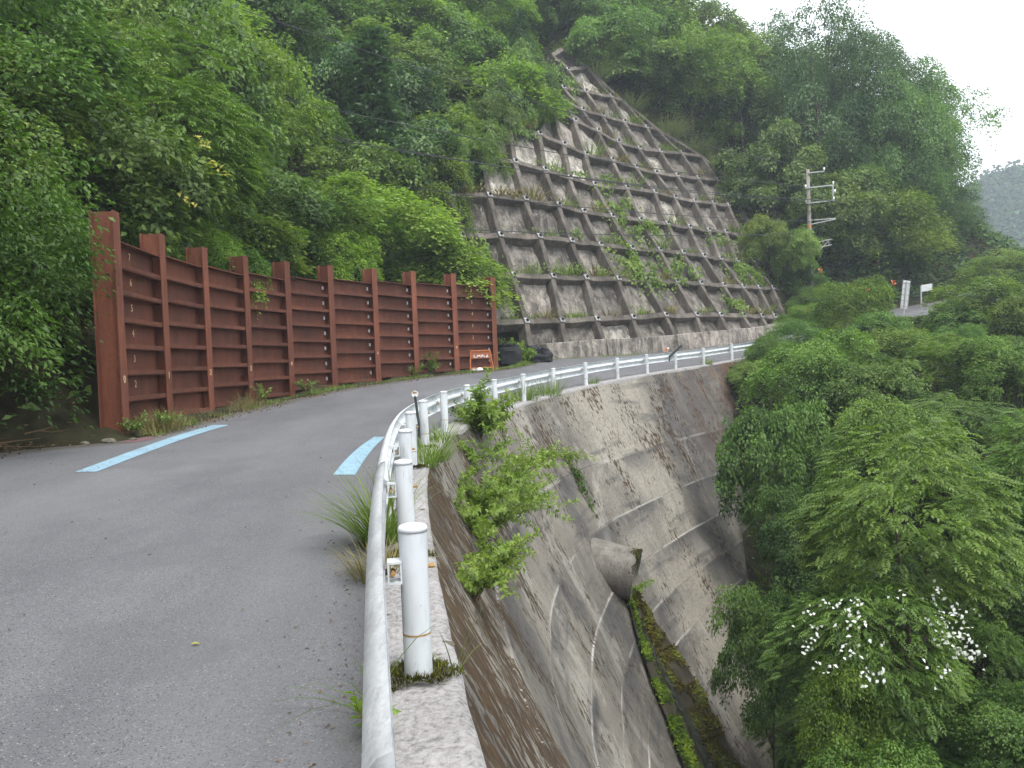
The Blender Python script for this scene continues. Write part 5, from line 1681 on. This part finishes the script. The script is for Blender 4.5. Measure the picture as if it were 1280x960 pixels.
at_tree('overhanging_tree', 'big dark tree over the left end of the steel wall', -11.8, 19.0, 8.8, 3.6, 3.0, 'near0', (.62, .75, .62))
at_tree('overhanging_tree', 'feathery tree high above the first steel bays', -9.8, 23.5, 9.6, 3.0, 2.4, 'frond0', (.85, .95, .75))
at_tree('young_tree', 'fresh green sapling fanning out just above the second steel bay', -8.9, 20.3, 4.9, 1.35, 1.0, 'nearbright')
at_tree('young_tree', 'fresh green sapling behind the third steel post', -8.5, 23.2, 5.2, 1.5, 1.1, 'nearbright', (.9, 1, .9))
at_tree('young_tree', 'glossy green tree with drooping leaves behind the fourth steel bay', -8.9, 26.8, 6.3, 2.0, 1.9, 'nearbushy')
at_tree('young_tree', 'bright yellow green bush tree rising behind the sixth steel bay', -6.6, 31.2, 6.0, 2.0, 1.8, 'nearbright', (1.05, 1.05, .9))
at_tree('shrub', 'light green leafy shrub spilling over the bank behind the last steel bays', -4.0, 38.0, 6.6, 1.6, 1.8, 'nearbushy', (1.1, 1.15, 1.1), cat='shrub')
at_tree('shrub', 'dense green creeper mound at the lower left edge of the lattice', -3.9, 41.0, 8.6, 1.7, 2.2, 'nearbushy', (1.1, 1.15, 1.1), cat='shrub')
at_tree('young_tree', 'bright bush hanging over the upper left edge of the lattice', -3.5, 42.5, 11.4, 1.9, 1.9, 'layer1')
at_tree('young_tree', 'dense tree at the left shoulder of the lattice', -2.0, 46.2, 14.6, 2.0, 2.1, 'broad2')
at_tree('young_tree', 'leafy tree halfway up the left edge of the lattice', .1, 50.5, 18.0, 2.0, 2.1, 'broad1')
at_tree('young_tree', 'tree crowding the top left edge of the lattice', 1.5, 55.5, 21.6, 2.1, 2.4, 'broad0')
at_tree('shrub', 'leafy bush draped over the first rib end at the left shoulder of the lattice', -1.9, 43.6, 13.5, 1.25, 1.2, 'broad1', cat='shrub')
at_tree('shrub', 'leafy bush over the second rib end on the left edge of the lattice', -.3, 46.9, 16.2, 1.35, 1.2, 'broad3', cat='shrub')
at_tree('shrub', 'leafy bush over the third rib end high on the left edge of the lattice', 2.2, 52.6, 18.9, 1.5, 1.4, 'layer2', cat='shrub')
at_tree('shrub', 'leafy bush against the uppermost left cells of the lattice', 3.0, 57.4, 21.6, 1.5, 1.5, 'broad0', cat='shrub')
at_tree('conifer_tree', 'slender conifer beside the very top of the lattice', 1.6, 61.2, 24.0, 2.0, 4.0, 'conifer0', (1.4, 1.4, 1.4))
# ravine bank bushes
bk = [
 ('shrub', 'broad feathery bush with compound leaves spreading over the middle of the ravine bank', 8.1, 17.0, -.5, 2.25, 1.5, 'frond0', (1, 1.05, .95)),
 ('shrub', 'yellow green shrub below the white patched bush', 6.0, 15.0, -3.7, .95, .95, 'nearbright', (1.05, 1, .75)),
 ('shrub', 'dark green shrub against the foot of the curved wall', 6.0, 20.0, -4.1, 1.15, 1.5, 'nearbushy', (.72, .85, .8)),
 ('shrub', 'low green bush at the bottom edge under the yellow green shrub', 6.1, 13.9, -4.9, 1.1, .9, 'near0', (.9, 1, .8)),
 ('shrub', 'drooping bush hiding the outer end of the curved wall', 8.9, 27.9, -.4, 1.75, 2.2, 'nearbushy', (.95, 1.05, .9)),
 ('shrub', 'broad leaved creeper mound at the end of the visible guardrail', 12.4, 33.0, 2.2, 2.5, 1.6, 'near1', (1, 1.08, .9)),
 ('young_tree', 'pale green layered tree in front of the lattice corner', 18.2, 43.0, 5.2, 2.1, 1.5, 'nearbright', (1, 1, 1)),
 ('young_tree', 'leafy tree below the leaning sign', 17.7, 38.0, 2.3, 2.4, 1.5, 'layer0', (.8, .85, .8)),
 ('young_tree', 'wide layered tree right of the leaning sign', 24.6, 42.0, 4.7, 3.0, 1.6, 'layer1', (.85, .9, .9)),
 ('shrub', 'bright yellow green rounded bush at the right edge by the road level', 24.2, 38.3, 3.6, 1.9, 2.0, 'nearbushy', (1.35, 1.3, .9)),
 ('shrub', 'green bush tree on the upper ravine bank at the right', 14.6, 27.0, .3, 2.6, 1.5, 'frond1', (1, 1.05, .95)),
 ('shrub', 'leafy bush at the right edge above the shaded hollow', 12.9, 20.0, -.5, 1.9, 1.3, 'frond0', (.9, 1, .85)),
 ('shrub', 'shaded bush in the dark hollow at the right edge', 12.0, 19.2, -2.4, 1.8, 1.4, 'near0', (.5, .62, .55)),  # low tint paints the shade of the hollow into the leaves
 ('shrub', 'green bush between the creeper mound and the feathery bush', 11.0, 24.0, .1, 2.0, 1.4, 'near1', (.9, 1, .85)),
 ('young_tree', 'light green spreading tree on the far bend beside the street lamp', 37.0, 61.0, 8.2, 3.4, 1.5, 'layer2', (1, 1, 1)),
 ('shrub', 'light green bush beside the last lattice footing', 16.8, 46.0, 4.2, 1.6, 1.3, 'nearbright', (.95, 1, .95)),
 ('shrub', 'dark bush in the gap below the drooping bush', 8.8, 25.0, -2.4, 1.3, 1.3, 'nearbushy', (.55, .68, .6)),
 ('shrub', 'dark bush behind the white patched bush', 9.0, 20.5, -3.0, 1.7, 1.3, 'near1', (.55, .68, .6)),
 ('shrub', 'shaded green bush right of the white patched bush', 10.0, 18.0, -3.9, 1.5, 1.2, 'frond1', (.65, .8, .65)),  # duller tint, shade painted into the leaf colour
 ('shrub', 'rounded bush on the bank above the feathery bush', 13.4, 30.5, 1.3, 2.0, 1.3, 'nearbushy', (.85, .95, .85)),
 ('shrub', 'small leafy bush at mid bank below the wide layered tree', 18.0, 33.0, 2.0, 1.9, 1.2, 'frondbright', (.9, .95, .9)),
 ('shrub', 'leafy bush under the right edge rounded bush', 21.0, 34.0, 1.9, 2.0, 1.2, 'near0', (1, 1.05, .9)),
]
for q in bk:
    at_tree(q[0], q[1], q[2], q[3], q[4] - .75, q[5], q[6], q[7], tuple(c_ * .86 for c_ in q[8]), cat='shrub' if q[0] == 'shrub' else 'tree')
sc_ = random.Random(17)
pts_ = []
for k in range(900):
    x, y = sc_.uniform(5.5, 30), sc_.uniform(13.5, 47)
    if x > .74 * y or (y < 36 and x < 7.2 + (y - 23.7) * .217 + .9):
        continue
    r_ = sc_.uniform(.8, 1.3) * (.75 + y * .02)
    if any((x - a) ** 2 + (y - b) ** 2 < (1.0 * (r_ + c)) ** 2 for a, b, c in pts_):
        continue
    q_, de_, dh_ = terrain_z(np.array([[x, y]]))
    if de_[0] < 1.6 or dh_[0] > -2:
        continue
    if y > 41:
        continue
    if y > 33:
        r_ *= .75
    pts_.append((x, y, r_))
    tree('shrub', 'dense green shrub in the thicket covering the ravine bank', 'shrub', x, y, r_ * 1.7, r_ * 1.15, sc_.choice(['near0', 'near1', 'nearbushy', 'frond0', 'frond1', 'broad1']), 'shrubs of the ravine thicket', r_ * .9, (.8, .92, .78))
print('bank shrubs', len(pts_))
at_tree('shrub', 'small leafy bush on the bank corner touching the top of the curved wall end', 10.9, 37.0, .1, 1.25, 1.2, 'nearbushy', (1, 1.05, .9), cat='shrub')
at_tree('shrub', 'loose bright bush beside the guardrail just before it disappears', 12.3, 39.3, 1.5, 1.2, 1.0, 'nearbright', (.9, 1, .9), cat='shrub')
for k, (x, y, zc, rr, kd, lab) in enumerate(((37.5, 73.0, 10.5, 4.2, 'big1', 'dark tree low on the right end of the wooded spur'), (33.0, 69.0, 9.0, 3.8, 'big1', 'dark tree at the shaded foot of the spur'), (28.5, 66.5, 9.5, 3.6, 'big0', 'green tree just right of the utility pole'), (24.6, 64.0, 10.0, 3.2, 'big2', 'green tree directly behind the utility pole'), (41.0, 76.5, 8.5, 3.6, 'big0', 'last small tree where the spur meets the sky'), (30.5, 64.5, 6.3, 2.2, 'near0', 'low dark bush behind the small box sign'), (35.0, 67.0, 6.8, 2.2, 'near1', 'low dark bush behind the far guardrail'), (40.5, 72.5, 6.6, 2.6, 'big1', 'rounded dark bush on the spur toe right of the far guardrail'), (44.0, 78.0, 7.0, 3.0, 'big0', 'pale bush at the outermost toe of the spur'), (37.0, 69.0, 8.0, 2.6, 'big2', 'leafy small tree above the street lamp'))):
    at_tree('broadleaf_tree', lab, x, y, zc, rr, rr * .9, kd, (.62, .7, .7), base=ground(x, y))
at_tree('shrub', 'low green bush right in front of the leaning sign', 22.9, 46.0, 2.9, 1.7, 1.0, 'nearbushy', (.85, .92, .8), cat='shrub')
at_tree('shrub', 'low green bush in front of the small box sign', 27.0, 49.0, 3.6, 1.8, 1.1, 'near0', (.85, .92, .8), cat='shrub')
wb = at_tree('white_patched_bush', 'bush with clusters of white leaves in the lower right ravine', 6.7, 15.4, -3.1, 1.55, 1.35, 'frond1', (.85, .92, .8), cat='shrub')
r = np.random.default_rng(61)
Ps = []
for k in range(36):
    d = rand_dir(r, 1)[0]; d = unit(np.array([d[0] * 1.1, -abs(d[1]) * .8 - .1, abs(d[2]) * .9 - .1]))
    c = d * np.array([1.75, 1.6, 1.45]) * r.uniform(.85, 1.08)
    Ps.append(c + r.normal(0, .10, (r.integers(3, 13), 3)))
P = np.concatenate(Ps)
V, F = leaf_quads(P, r.normal(0, 1, P.shape) + np.array([0, -.3, -.4]), np.array([0, -.6, .8]) + r.normal(0, .4, P.shape), .085 * r.uniform(.6, 1.3, len(P)), .06)
wl = obj('white_leaves', mesh_np('white_leaves', V, F, shade=r.uniform(.2, 1, len(P))), M['petal'], wb)
cz = [c for c in wb.children if c.name.startswith('crown')][0].location.z
wl.location = (0, 0, cz); wl.rotation_euler = (0, 0, -wb.rotation_euler.z)
# creeper mound right of the lattice and silver grass along its upper edge
for k, (x, y, zc, rr, kd, ti, lab) in enumerate(((18.6, 58.6, 10.6, 1.9, 'nearbushy', (1.15, 1.1, .85), 'creeper mound with reddish leaves beside the right edge of the lattice'), (20.3, 57.6, 9.6, 1.8, 'nearbushy', (1.05, 1.1, .9), 'creeper mound at the foot of the utility pole'), (21.0, 58.8, 7.0, 1.9, 'near1', (.95, 1.05, .9), 'green thicket below the utility pole'), (20.6, 56.4, 5.2, 1.6, 'near0', (.9, 1, .9), 'low thicket at the right foot of the lattice'), (19.4, 64.5, 14.5, 2.0, 'layer1', (1, 1, 1), 'light green young tree beside the upper right corner of the lattice'))):
    at_tree('shrub', lab, x, y, zc, rr, rr * .85, kd, ti, cat='shrub')
for k, (a, b, t, L, lab) in enumerate((((10, 7), (9, 7), .5, 2.0, 'silver grass clump nearest the top of the lattice'), ((9, 7), (8, 8), .35, 2.2, 'silver grass clump with brown plumes high on the lattice edge'), ((8, 8), (7, 9), .3, 1.9, 'silver grass clump halfway down the sloping lattice edge'), ((7, 9), (6, 10), .3, 2.5, 'largest silver grass clump above the lattice shoulder'), ((7, 9), (6, 10), .85, 2.1, 'silver grass clump right of the largest clump'), ((6, 10), (5, 11), .6, 2.2, 'silver grass clump with brown plumes at the right shoulder of the lattice'))):
    p = NODES[a].lerp(NODES[b], t) + Vector((.35, .75, .0))
    e = empty('silver_grass', p); tag(e, lab, 'grass clump')
    me = tuft_mesh('blades', 300 + k, 300, L * 1.2, .06, .6, .5, 1.1, 5, .25, lean_dir=(.1, -.25, 0)); obj('blades', me, M['pampas'], e)
    me = tuft_mesh('plume', 330 + k, 8, L * 1.25, .05, .4, .5, .6, 5, .5); obj('plume', me, M['plume'], e)

# weeds and creepers on the lattice
weeds = [tuft_mesh('weed', 400 + i, 48, .6, .03, .36, .6, 1.1, 4, .3 if i < 3 else .7) for i in range(5)]
for i, w_ in enumerate(weeds):
    w_.materials.append(M['grass'] if i < 3 else M['grass_dry'])
cells = [(r_, k) for (r_, k) in NODES if r_ >= 0 and (r_, k + 1) in NODES and r_ < 9]
wr_ = random.Random(6)
for (r_, k) in cells:
    for q in range(wr_.choice([0, 1, 1, 2, 2, 3])):
        u = wr_.uniform(.2, .8)
        p = NODES[(r_, k)].lerp(NODES[(r_, k + 1)], u) + up_ * .25 + GN * wr_.uniform(.12, .3)
        o = obj('weed', weeds[wr_.randrange(5)]); o.location = p; o.rotation_euler = (0, 0, wr_.uniform(0, 6)); s_ = wr_.uniform(.7, 1.9) * (1.3 if wr_.random() < .25 else 1); o.scale = (s_,) * 3
        tag(o, 'tuft of weeds growing on a ledge of the concrete lattice', 'weed', 'weeds on the lattice ledges')
def creeper(label, ctr, w, h, n, L, mat, seed, ragged=1.0):
    r = np.random.default_rng(seed)
    c = Vector(ctr)
    a = r.normal(0, .5, n) * w; b = r.normal(0, .5, n) * h
    cl = np.array([mnoise.noise(Vector((float(q) * .9, float(s_) * .9, seed))) for q, s_ in zip(a, b)])
    k = cl > -.1 * ragged; a, b, cl = a[k], b[k], cl[k]
    P = np.array(c) + np.outer(a, np.array(t_)) + np.outer(b, np.array(up_)) + np.outer(.35 + .3 * r.uniform(0, 1, len(a)) + .5 * np.clip(cl, 0, 1), np.array(GN))
    V, F = leaf_quads(P, np.array([0, 0, -.8]) + r.normal(0, .6, P.shape), np.array(GN) + r.normal(0, .4, P.shape) + np.array([0, 0, .4]), L * r.uniform(.6, 1.3, len(P)), L * .75)
    o = obj('creeper', mesh_np('creeper', V, F, shade=np.clip(.45 + cl * .6 + r.normal(0, .12, len(P)), 0, 1)), M[mat])
    return tag(o, label, 'creeper')
creeper('bright green creeper draped over the middle of the concrete lattice', NODES[(2, 4)].lerp(NODES[(1, 4)], .45), 2.1, 1.8, 1700, .22, 'leaf_wall', 1)
creeper('bright green creeper patch higher up the middle of the lattice', NODES[(3, 4)].lerp(NODES[(4, 5)], .3), 1.7, 1.4, 900, .22, 'leaf_wall', 2)
creeper('trailing creeper strands between the two creeper patches', NODES[(3, 5)].lerp(NODES[(2, 5)], .35), 1.9, .8, 560, .2, 'leaf_wall', 3)
creeper('creeper patch just right of the large middle creeper', NODES[(1, 5)].lerp(NODES[(2, 6)], .35), 1.6, .9, 760, .22, 'leaf_wall', 4)
creeper('thin weeds and creeper in the lower right cells of the lattice', NODES[(1, 9)].lerp(NODES[(2, 9)], .6), 2.3, 1.1, 1100, .2, 'leaf_wall', 5)
creeper('creeper patch in a low cell near the right end of the lattice', NODES[(0, 7)].lerp(NODES[(1, 7)], .45), 1.0, .9, 420, .2, 'leaf_wall', 6)
creeper('leaves creeping in over the lower left edge of the lattice', NODES[(2, 0)].lerp(NODES[(1, -1)], .5), .9, 1.2, 380, .22, 'leaf_wall', 7)
creeper('leaves creeping over the upper left panels of the lattice', NODES[(5, 1)].lerp(NODES[(5, 2)], .4), 1.0, .9, 320, .22, 'leaf', 8)
creeper('leaves over the left edge beams near the top of the lattice', NODES[(6, 3)].lerp(NODES[(7, 4)], .3), .9, 1.2, 380, .22, 'leaf', 9)
creeper('leaves hanging on the left edge of the uppermost lattice cells', NODES[(9, 6)].lerp(NODES[(8, 5)], .5), .8, 1.6, 420, .22, 'leaf', 10)

creeper('dry brown and green weeds across the right cells under the creeper mound', NODES[(2, 8)].lerp(NODES[(3, 9)], .5), 2.0, .9, 520, .18, 'grass', 11)
creeper('low weeds along the second beam near the left end of the lattice', NODES[(1, 1)].lerp(NODES[(1, 3)], .5) + up_ * .45, 3.4, .35, 520, .16, 'grass', 12)
creeper('low weeds along the third beam in the middle left of the lattice', NODES[(2, 1)].lerp(NODES[(2, 3)], .5) + up_ * .4, 3.2, .3, 460, .16, 'grass', 13)
creeper('low weeds along the fourth beam at the left of the lattice', NODES[(3, 0)].lerp(NODES[(3, 2)], .5) + up_ * .4, 3.0, .3, 420, .16, 'grass_dry', 14)
creeper('weeds trailing along the middle of the fifth beam of the lattice', NODES[(4, 2)].lerp(NODES[(4, 5)], .5) + up_ * .4, 4.2, .35, 460, .16, 'leaf_wall', 15)
# ------------------------------------------------------------------ ground cover
def in_face(x, y):
    return np.array([pt_in_poly(a, b, FACE) for a, b in zip(x, y)])
def cover(name, label, n, xr, yr, test, L, mat, seed, blade=False, lift=.25):
    r = np.random.default_rng(seed)
    P = np.c_[r.uniform(*xr, n), r.uniform(*yr, n)]
    z, dE, dH = [np.concatenate(a) for a in zip(*[terrain_z(P[i:i + 4000]) for i in range(0, n, 4000)])]
    k = test(P[:, 0], P[:, 1], z, dE, dH)
    P, z = P[k], z[k]; m = len(P)
    cl = np.array([mnoise.noise(Vector((float(a) * .5, float(b) * .5, seed))) for a, b in P])
    if blade:
        V, F = blades(r, np.c_[P, z - .05], np.c_[r.normal(0, .35, (m, 2)) + np.array([-.25, -.2]), np.ones(m)], L * r.uniform(.5, 1.3, m), .022 * r.uniform(.7, 1.4, m), r.uniform(.5, 1.6, m), 4)
        me = mesh_np(name, V, F, shade=np.repeat(np.clip(.42 + cl * .5 + r.normal(0, .14, m), 0, 1), 4))
    else:
        Q = np.c_[P, z + lift * (r.uniform(0, 1, m) + 1.6 * np.clip(cl, 0, 1))]
        l = L * r.uniform(.6, 1.4, m)
        V, F = leaf_quads(Q, r.normal(0, 1, (m, 3)) * np.array([1, 1, .4]), np.array([0, -.2, 1.0]) + r.normal(0, .45, (m, 3)), l, l * .5)
        me = mesh_np(name, V, F, shade=np.clip(.42 + cl * .5 + r.normal(0, .14, m), 0, 1))
    return tag(obj(name, me, M[mat]), label, 'ground cover', kind='stuff')
cover('undergrowth', 'leafy undergrowth between the trees on the slope', 80000, (-48, 46), (12, 90), lambda x, y, z, dE, dH: (dH > 1.0) & (np.abs(x) < .75 * y + 4) & (z < 45) & ~in_face(x, y), .3, 'leaf', 72, lift=.5)
cover('undergrowth', 'leafy undergrowth on the ravine bank', 34000, (4, 46), (9, 60), lambda x, y, z, dE, dH: (dE > 1.2) & (dH < 0) & (x > 7.0 + (y - 23.7) * .217) & (x < .72 * y + 3), .2, 'leaf', 73, lift=.5)
cover('undergrowth', 'leafy undergrowth on the toe of the wooded spur', 26000, (22, 52), (58, 96), lambda x, y, z, dE, dH: (dH > .5) & (x < .62 * y + 2), .5, 'leaf_dark', 76, lift=.9)
cover('ravine_grass', 'long arching grass on the shaded ravine bank', 16000, (6, 20), (13, 33), lambda x, y, z, dE, dH: (dE > 1.2) & (dH < 0) & (x > 7.2 + (y - 23.7) * .217), .85, 'grass', 74, True)
cover('verge_grass', 'tall grass at the road edge past the end of the guardrail', 9000, (9, 30), (36, 54), lambda x, y, z, dE, dH: (dE > .1) & (dE < 3.0) & (dH < 0) & (x > 11), .8, 'grass', 75, True)
# a few yellowing sprays and orange flowers that catch the eye
e_ = at_tree
r = np.random.default_rng(81)
for k, (x, y, z, n, lab) in enumerate(((-7.3, 19.4, 7.3, 14, 'yellow leaf spray with orange tips high above the third steel post'), (-7.0, 19.6, 6.7, 12, 'lower yellow leaf spray above the third steel post'), (-7.7, 19.4, 6.0, 10, 'small yellow leaf spray just under the cable'))):
    P = np.array([(x, y, z)]) + np.c_[np.linspace(0, .35, n), r.normal(0, .05, n), -np.linspace(0, .3, n) + r.normal(0, .03, n)]
    V, F = leaf_quads(P, np.array([.6, -.4, -.1]) + r.normal(0, .6, P.shape), np.array([0, -.5, 1.0]) + r.normal(0, .3, P.shape), .16 * r.uniform(.7, 1.2, n), .08)
    tag(obj('leaf_spray', mesh_np('leaf_spray', V, F, shade=r.uniform(.1, 1, n)), M['yellow']), lab, 'leaf spray')
for k, (x, y, z, lab) in enumerate(((23.2, 49.2, 5.6, 'orange flower left of the leaning sign'), (19.8, 45.2, 4.9, 'orange flower on the pale layered tree'), (19.9, 52.0, 6.8, 'orange flower beside the lower part of the utility pole'))):
    P = np.array([(x, y, z)]) + r.normal(0, .07, (9, 3))
    V, F = leaf_quads(P, r.normal(0, 1, P.shape), np.array([0, -1, .5]) + r.normal(0, .4, P.shape), .16, .1)
    tag(obj('flower', mesh_np('flower', V, F, shade=r.uniform(0, 1, 9)), M['flower']), lab, 'flower')

# ------------------------------------------------------------------ far hill and haze
hx = np.arange(90, 520, 6.0); hy = np.arange(210, 640, 6.0)
HX, HY = np.meshgrid(hx, hy, indexing='ij')
ridge = np.interp(HX, [90, 150, 186, 207, 240, 300, 400, 520], [5, 52, 71, 79, 84, 92, 104, 108])
prof_y = np.clip((HY - 215) / 120, 0, 1) ** .85
HZ = -19.5 + (ridge + 8) * prof_y * np.clip(1 - (HY - 340) / 400, .4, 1)
HZ = HZ + np.array([[mnoise.noise(Vector((a * .018, b * .018, 2))) * 9 + mnoise.noise(Vector((a * .05, b * .05, 7))) * 4 for b in hy] for a in hx]) * np.clip(prof_y * 3, 0, 1)
me = mesh_np('far_hill', np.c_[HX.ravel(), HY.ravel(), HZ.ravel()], grid_faces(len(hx), len(hy))[:, ::-1], True)
me.flip_normals() if me.polygons[0].normal.z < 0 else None
tag(obj('far_hill', me, M['soil']), kind='structure')
r = np.random.default_rng(91)
n = 5200
X = r.uniform(100, 330, n); Y = r.uniform(222, 395, n)
k = (X / Y > .47) & (X / Y < .76); X, Y = X[k], Y[k]
ix = np.clip(((X - 90) / 6).astype(int), 0, len(hx) - 1); iy = np.clip(((Y - 210) / 6).astype(int), 0, len(hy) - 1)
Z = HZ[ix, iy]
Vs, Sh = [], []
for x, y, z in zip(X, Y, Z):
    m = 26; R = r.uniform(2.6, 4.6)
    d = rand_dir(r, m); d[:, 2] = np.abs(d[:, 2]) * 1.2 - .2
    P = np.array([x, y, z + R * .8]) + d * R * r.uniform(.6, 1.05, (m, 1))
    v, f = leaf_quads(P, rand_dir(r, m), d + np.array([0, 0, .5]), 2.1, 1.5)
    Vs.append(v); Sh.append(np.clip(r.normal(.45, .16) + r.normal(0, .1, m), 0, 1))
V = np.concatenate(Vs)
tag(obj('far_wood', mesh_np('far_wood', V, np.arange(len(V)).reshape(-1, 4), shade=np.concatenate(Sh)), M['far']), 'hazy blue green wood covering the distant hill at the right', 'wood', kind='stuff')

mb = MB(); mb.hexa([(-895, -495, -20.5), (895, -495, -20.5), (895, 1195, -20.5), (-895, 1195, -20.5), (-895, -495, 140), (895, -495, 140), (895, 1195, 140), (-895, 1195, 140)])
vg = bpy.data.objects['valley_ground']; vg.scale = (.98, .98, 1)
hz, nt = new_mat('air_haze')
ho = nt.nodes.new('ShaderNodeOutputMaterial'); pv = nt.nodes.new('ShaderNodeVolumePrincipled')
pv.inputs['Color'].default_value = (.80, .90, 1.0, 1); pv.inputs['Density'].default_value = .0010; pv.inputs['Anisotropy'].default_value = .2
nt.links.new(pv.outputs[0], ho.inputs['Volume'])
hb = mb.build('haze', hz); tag(hb, kind='stuff')
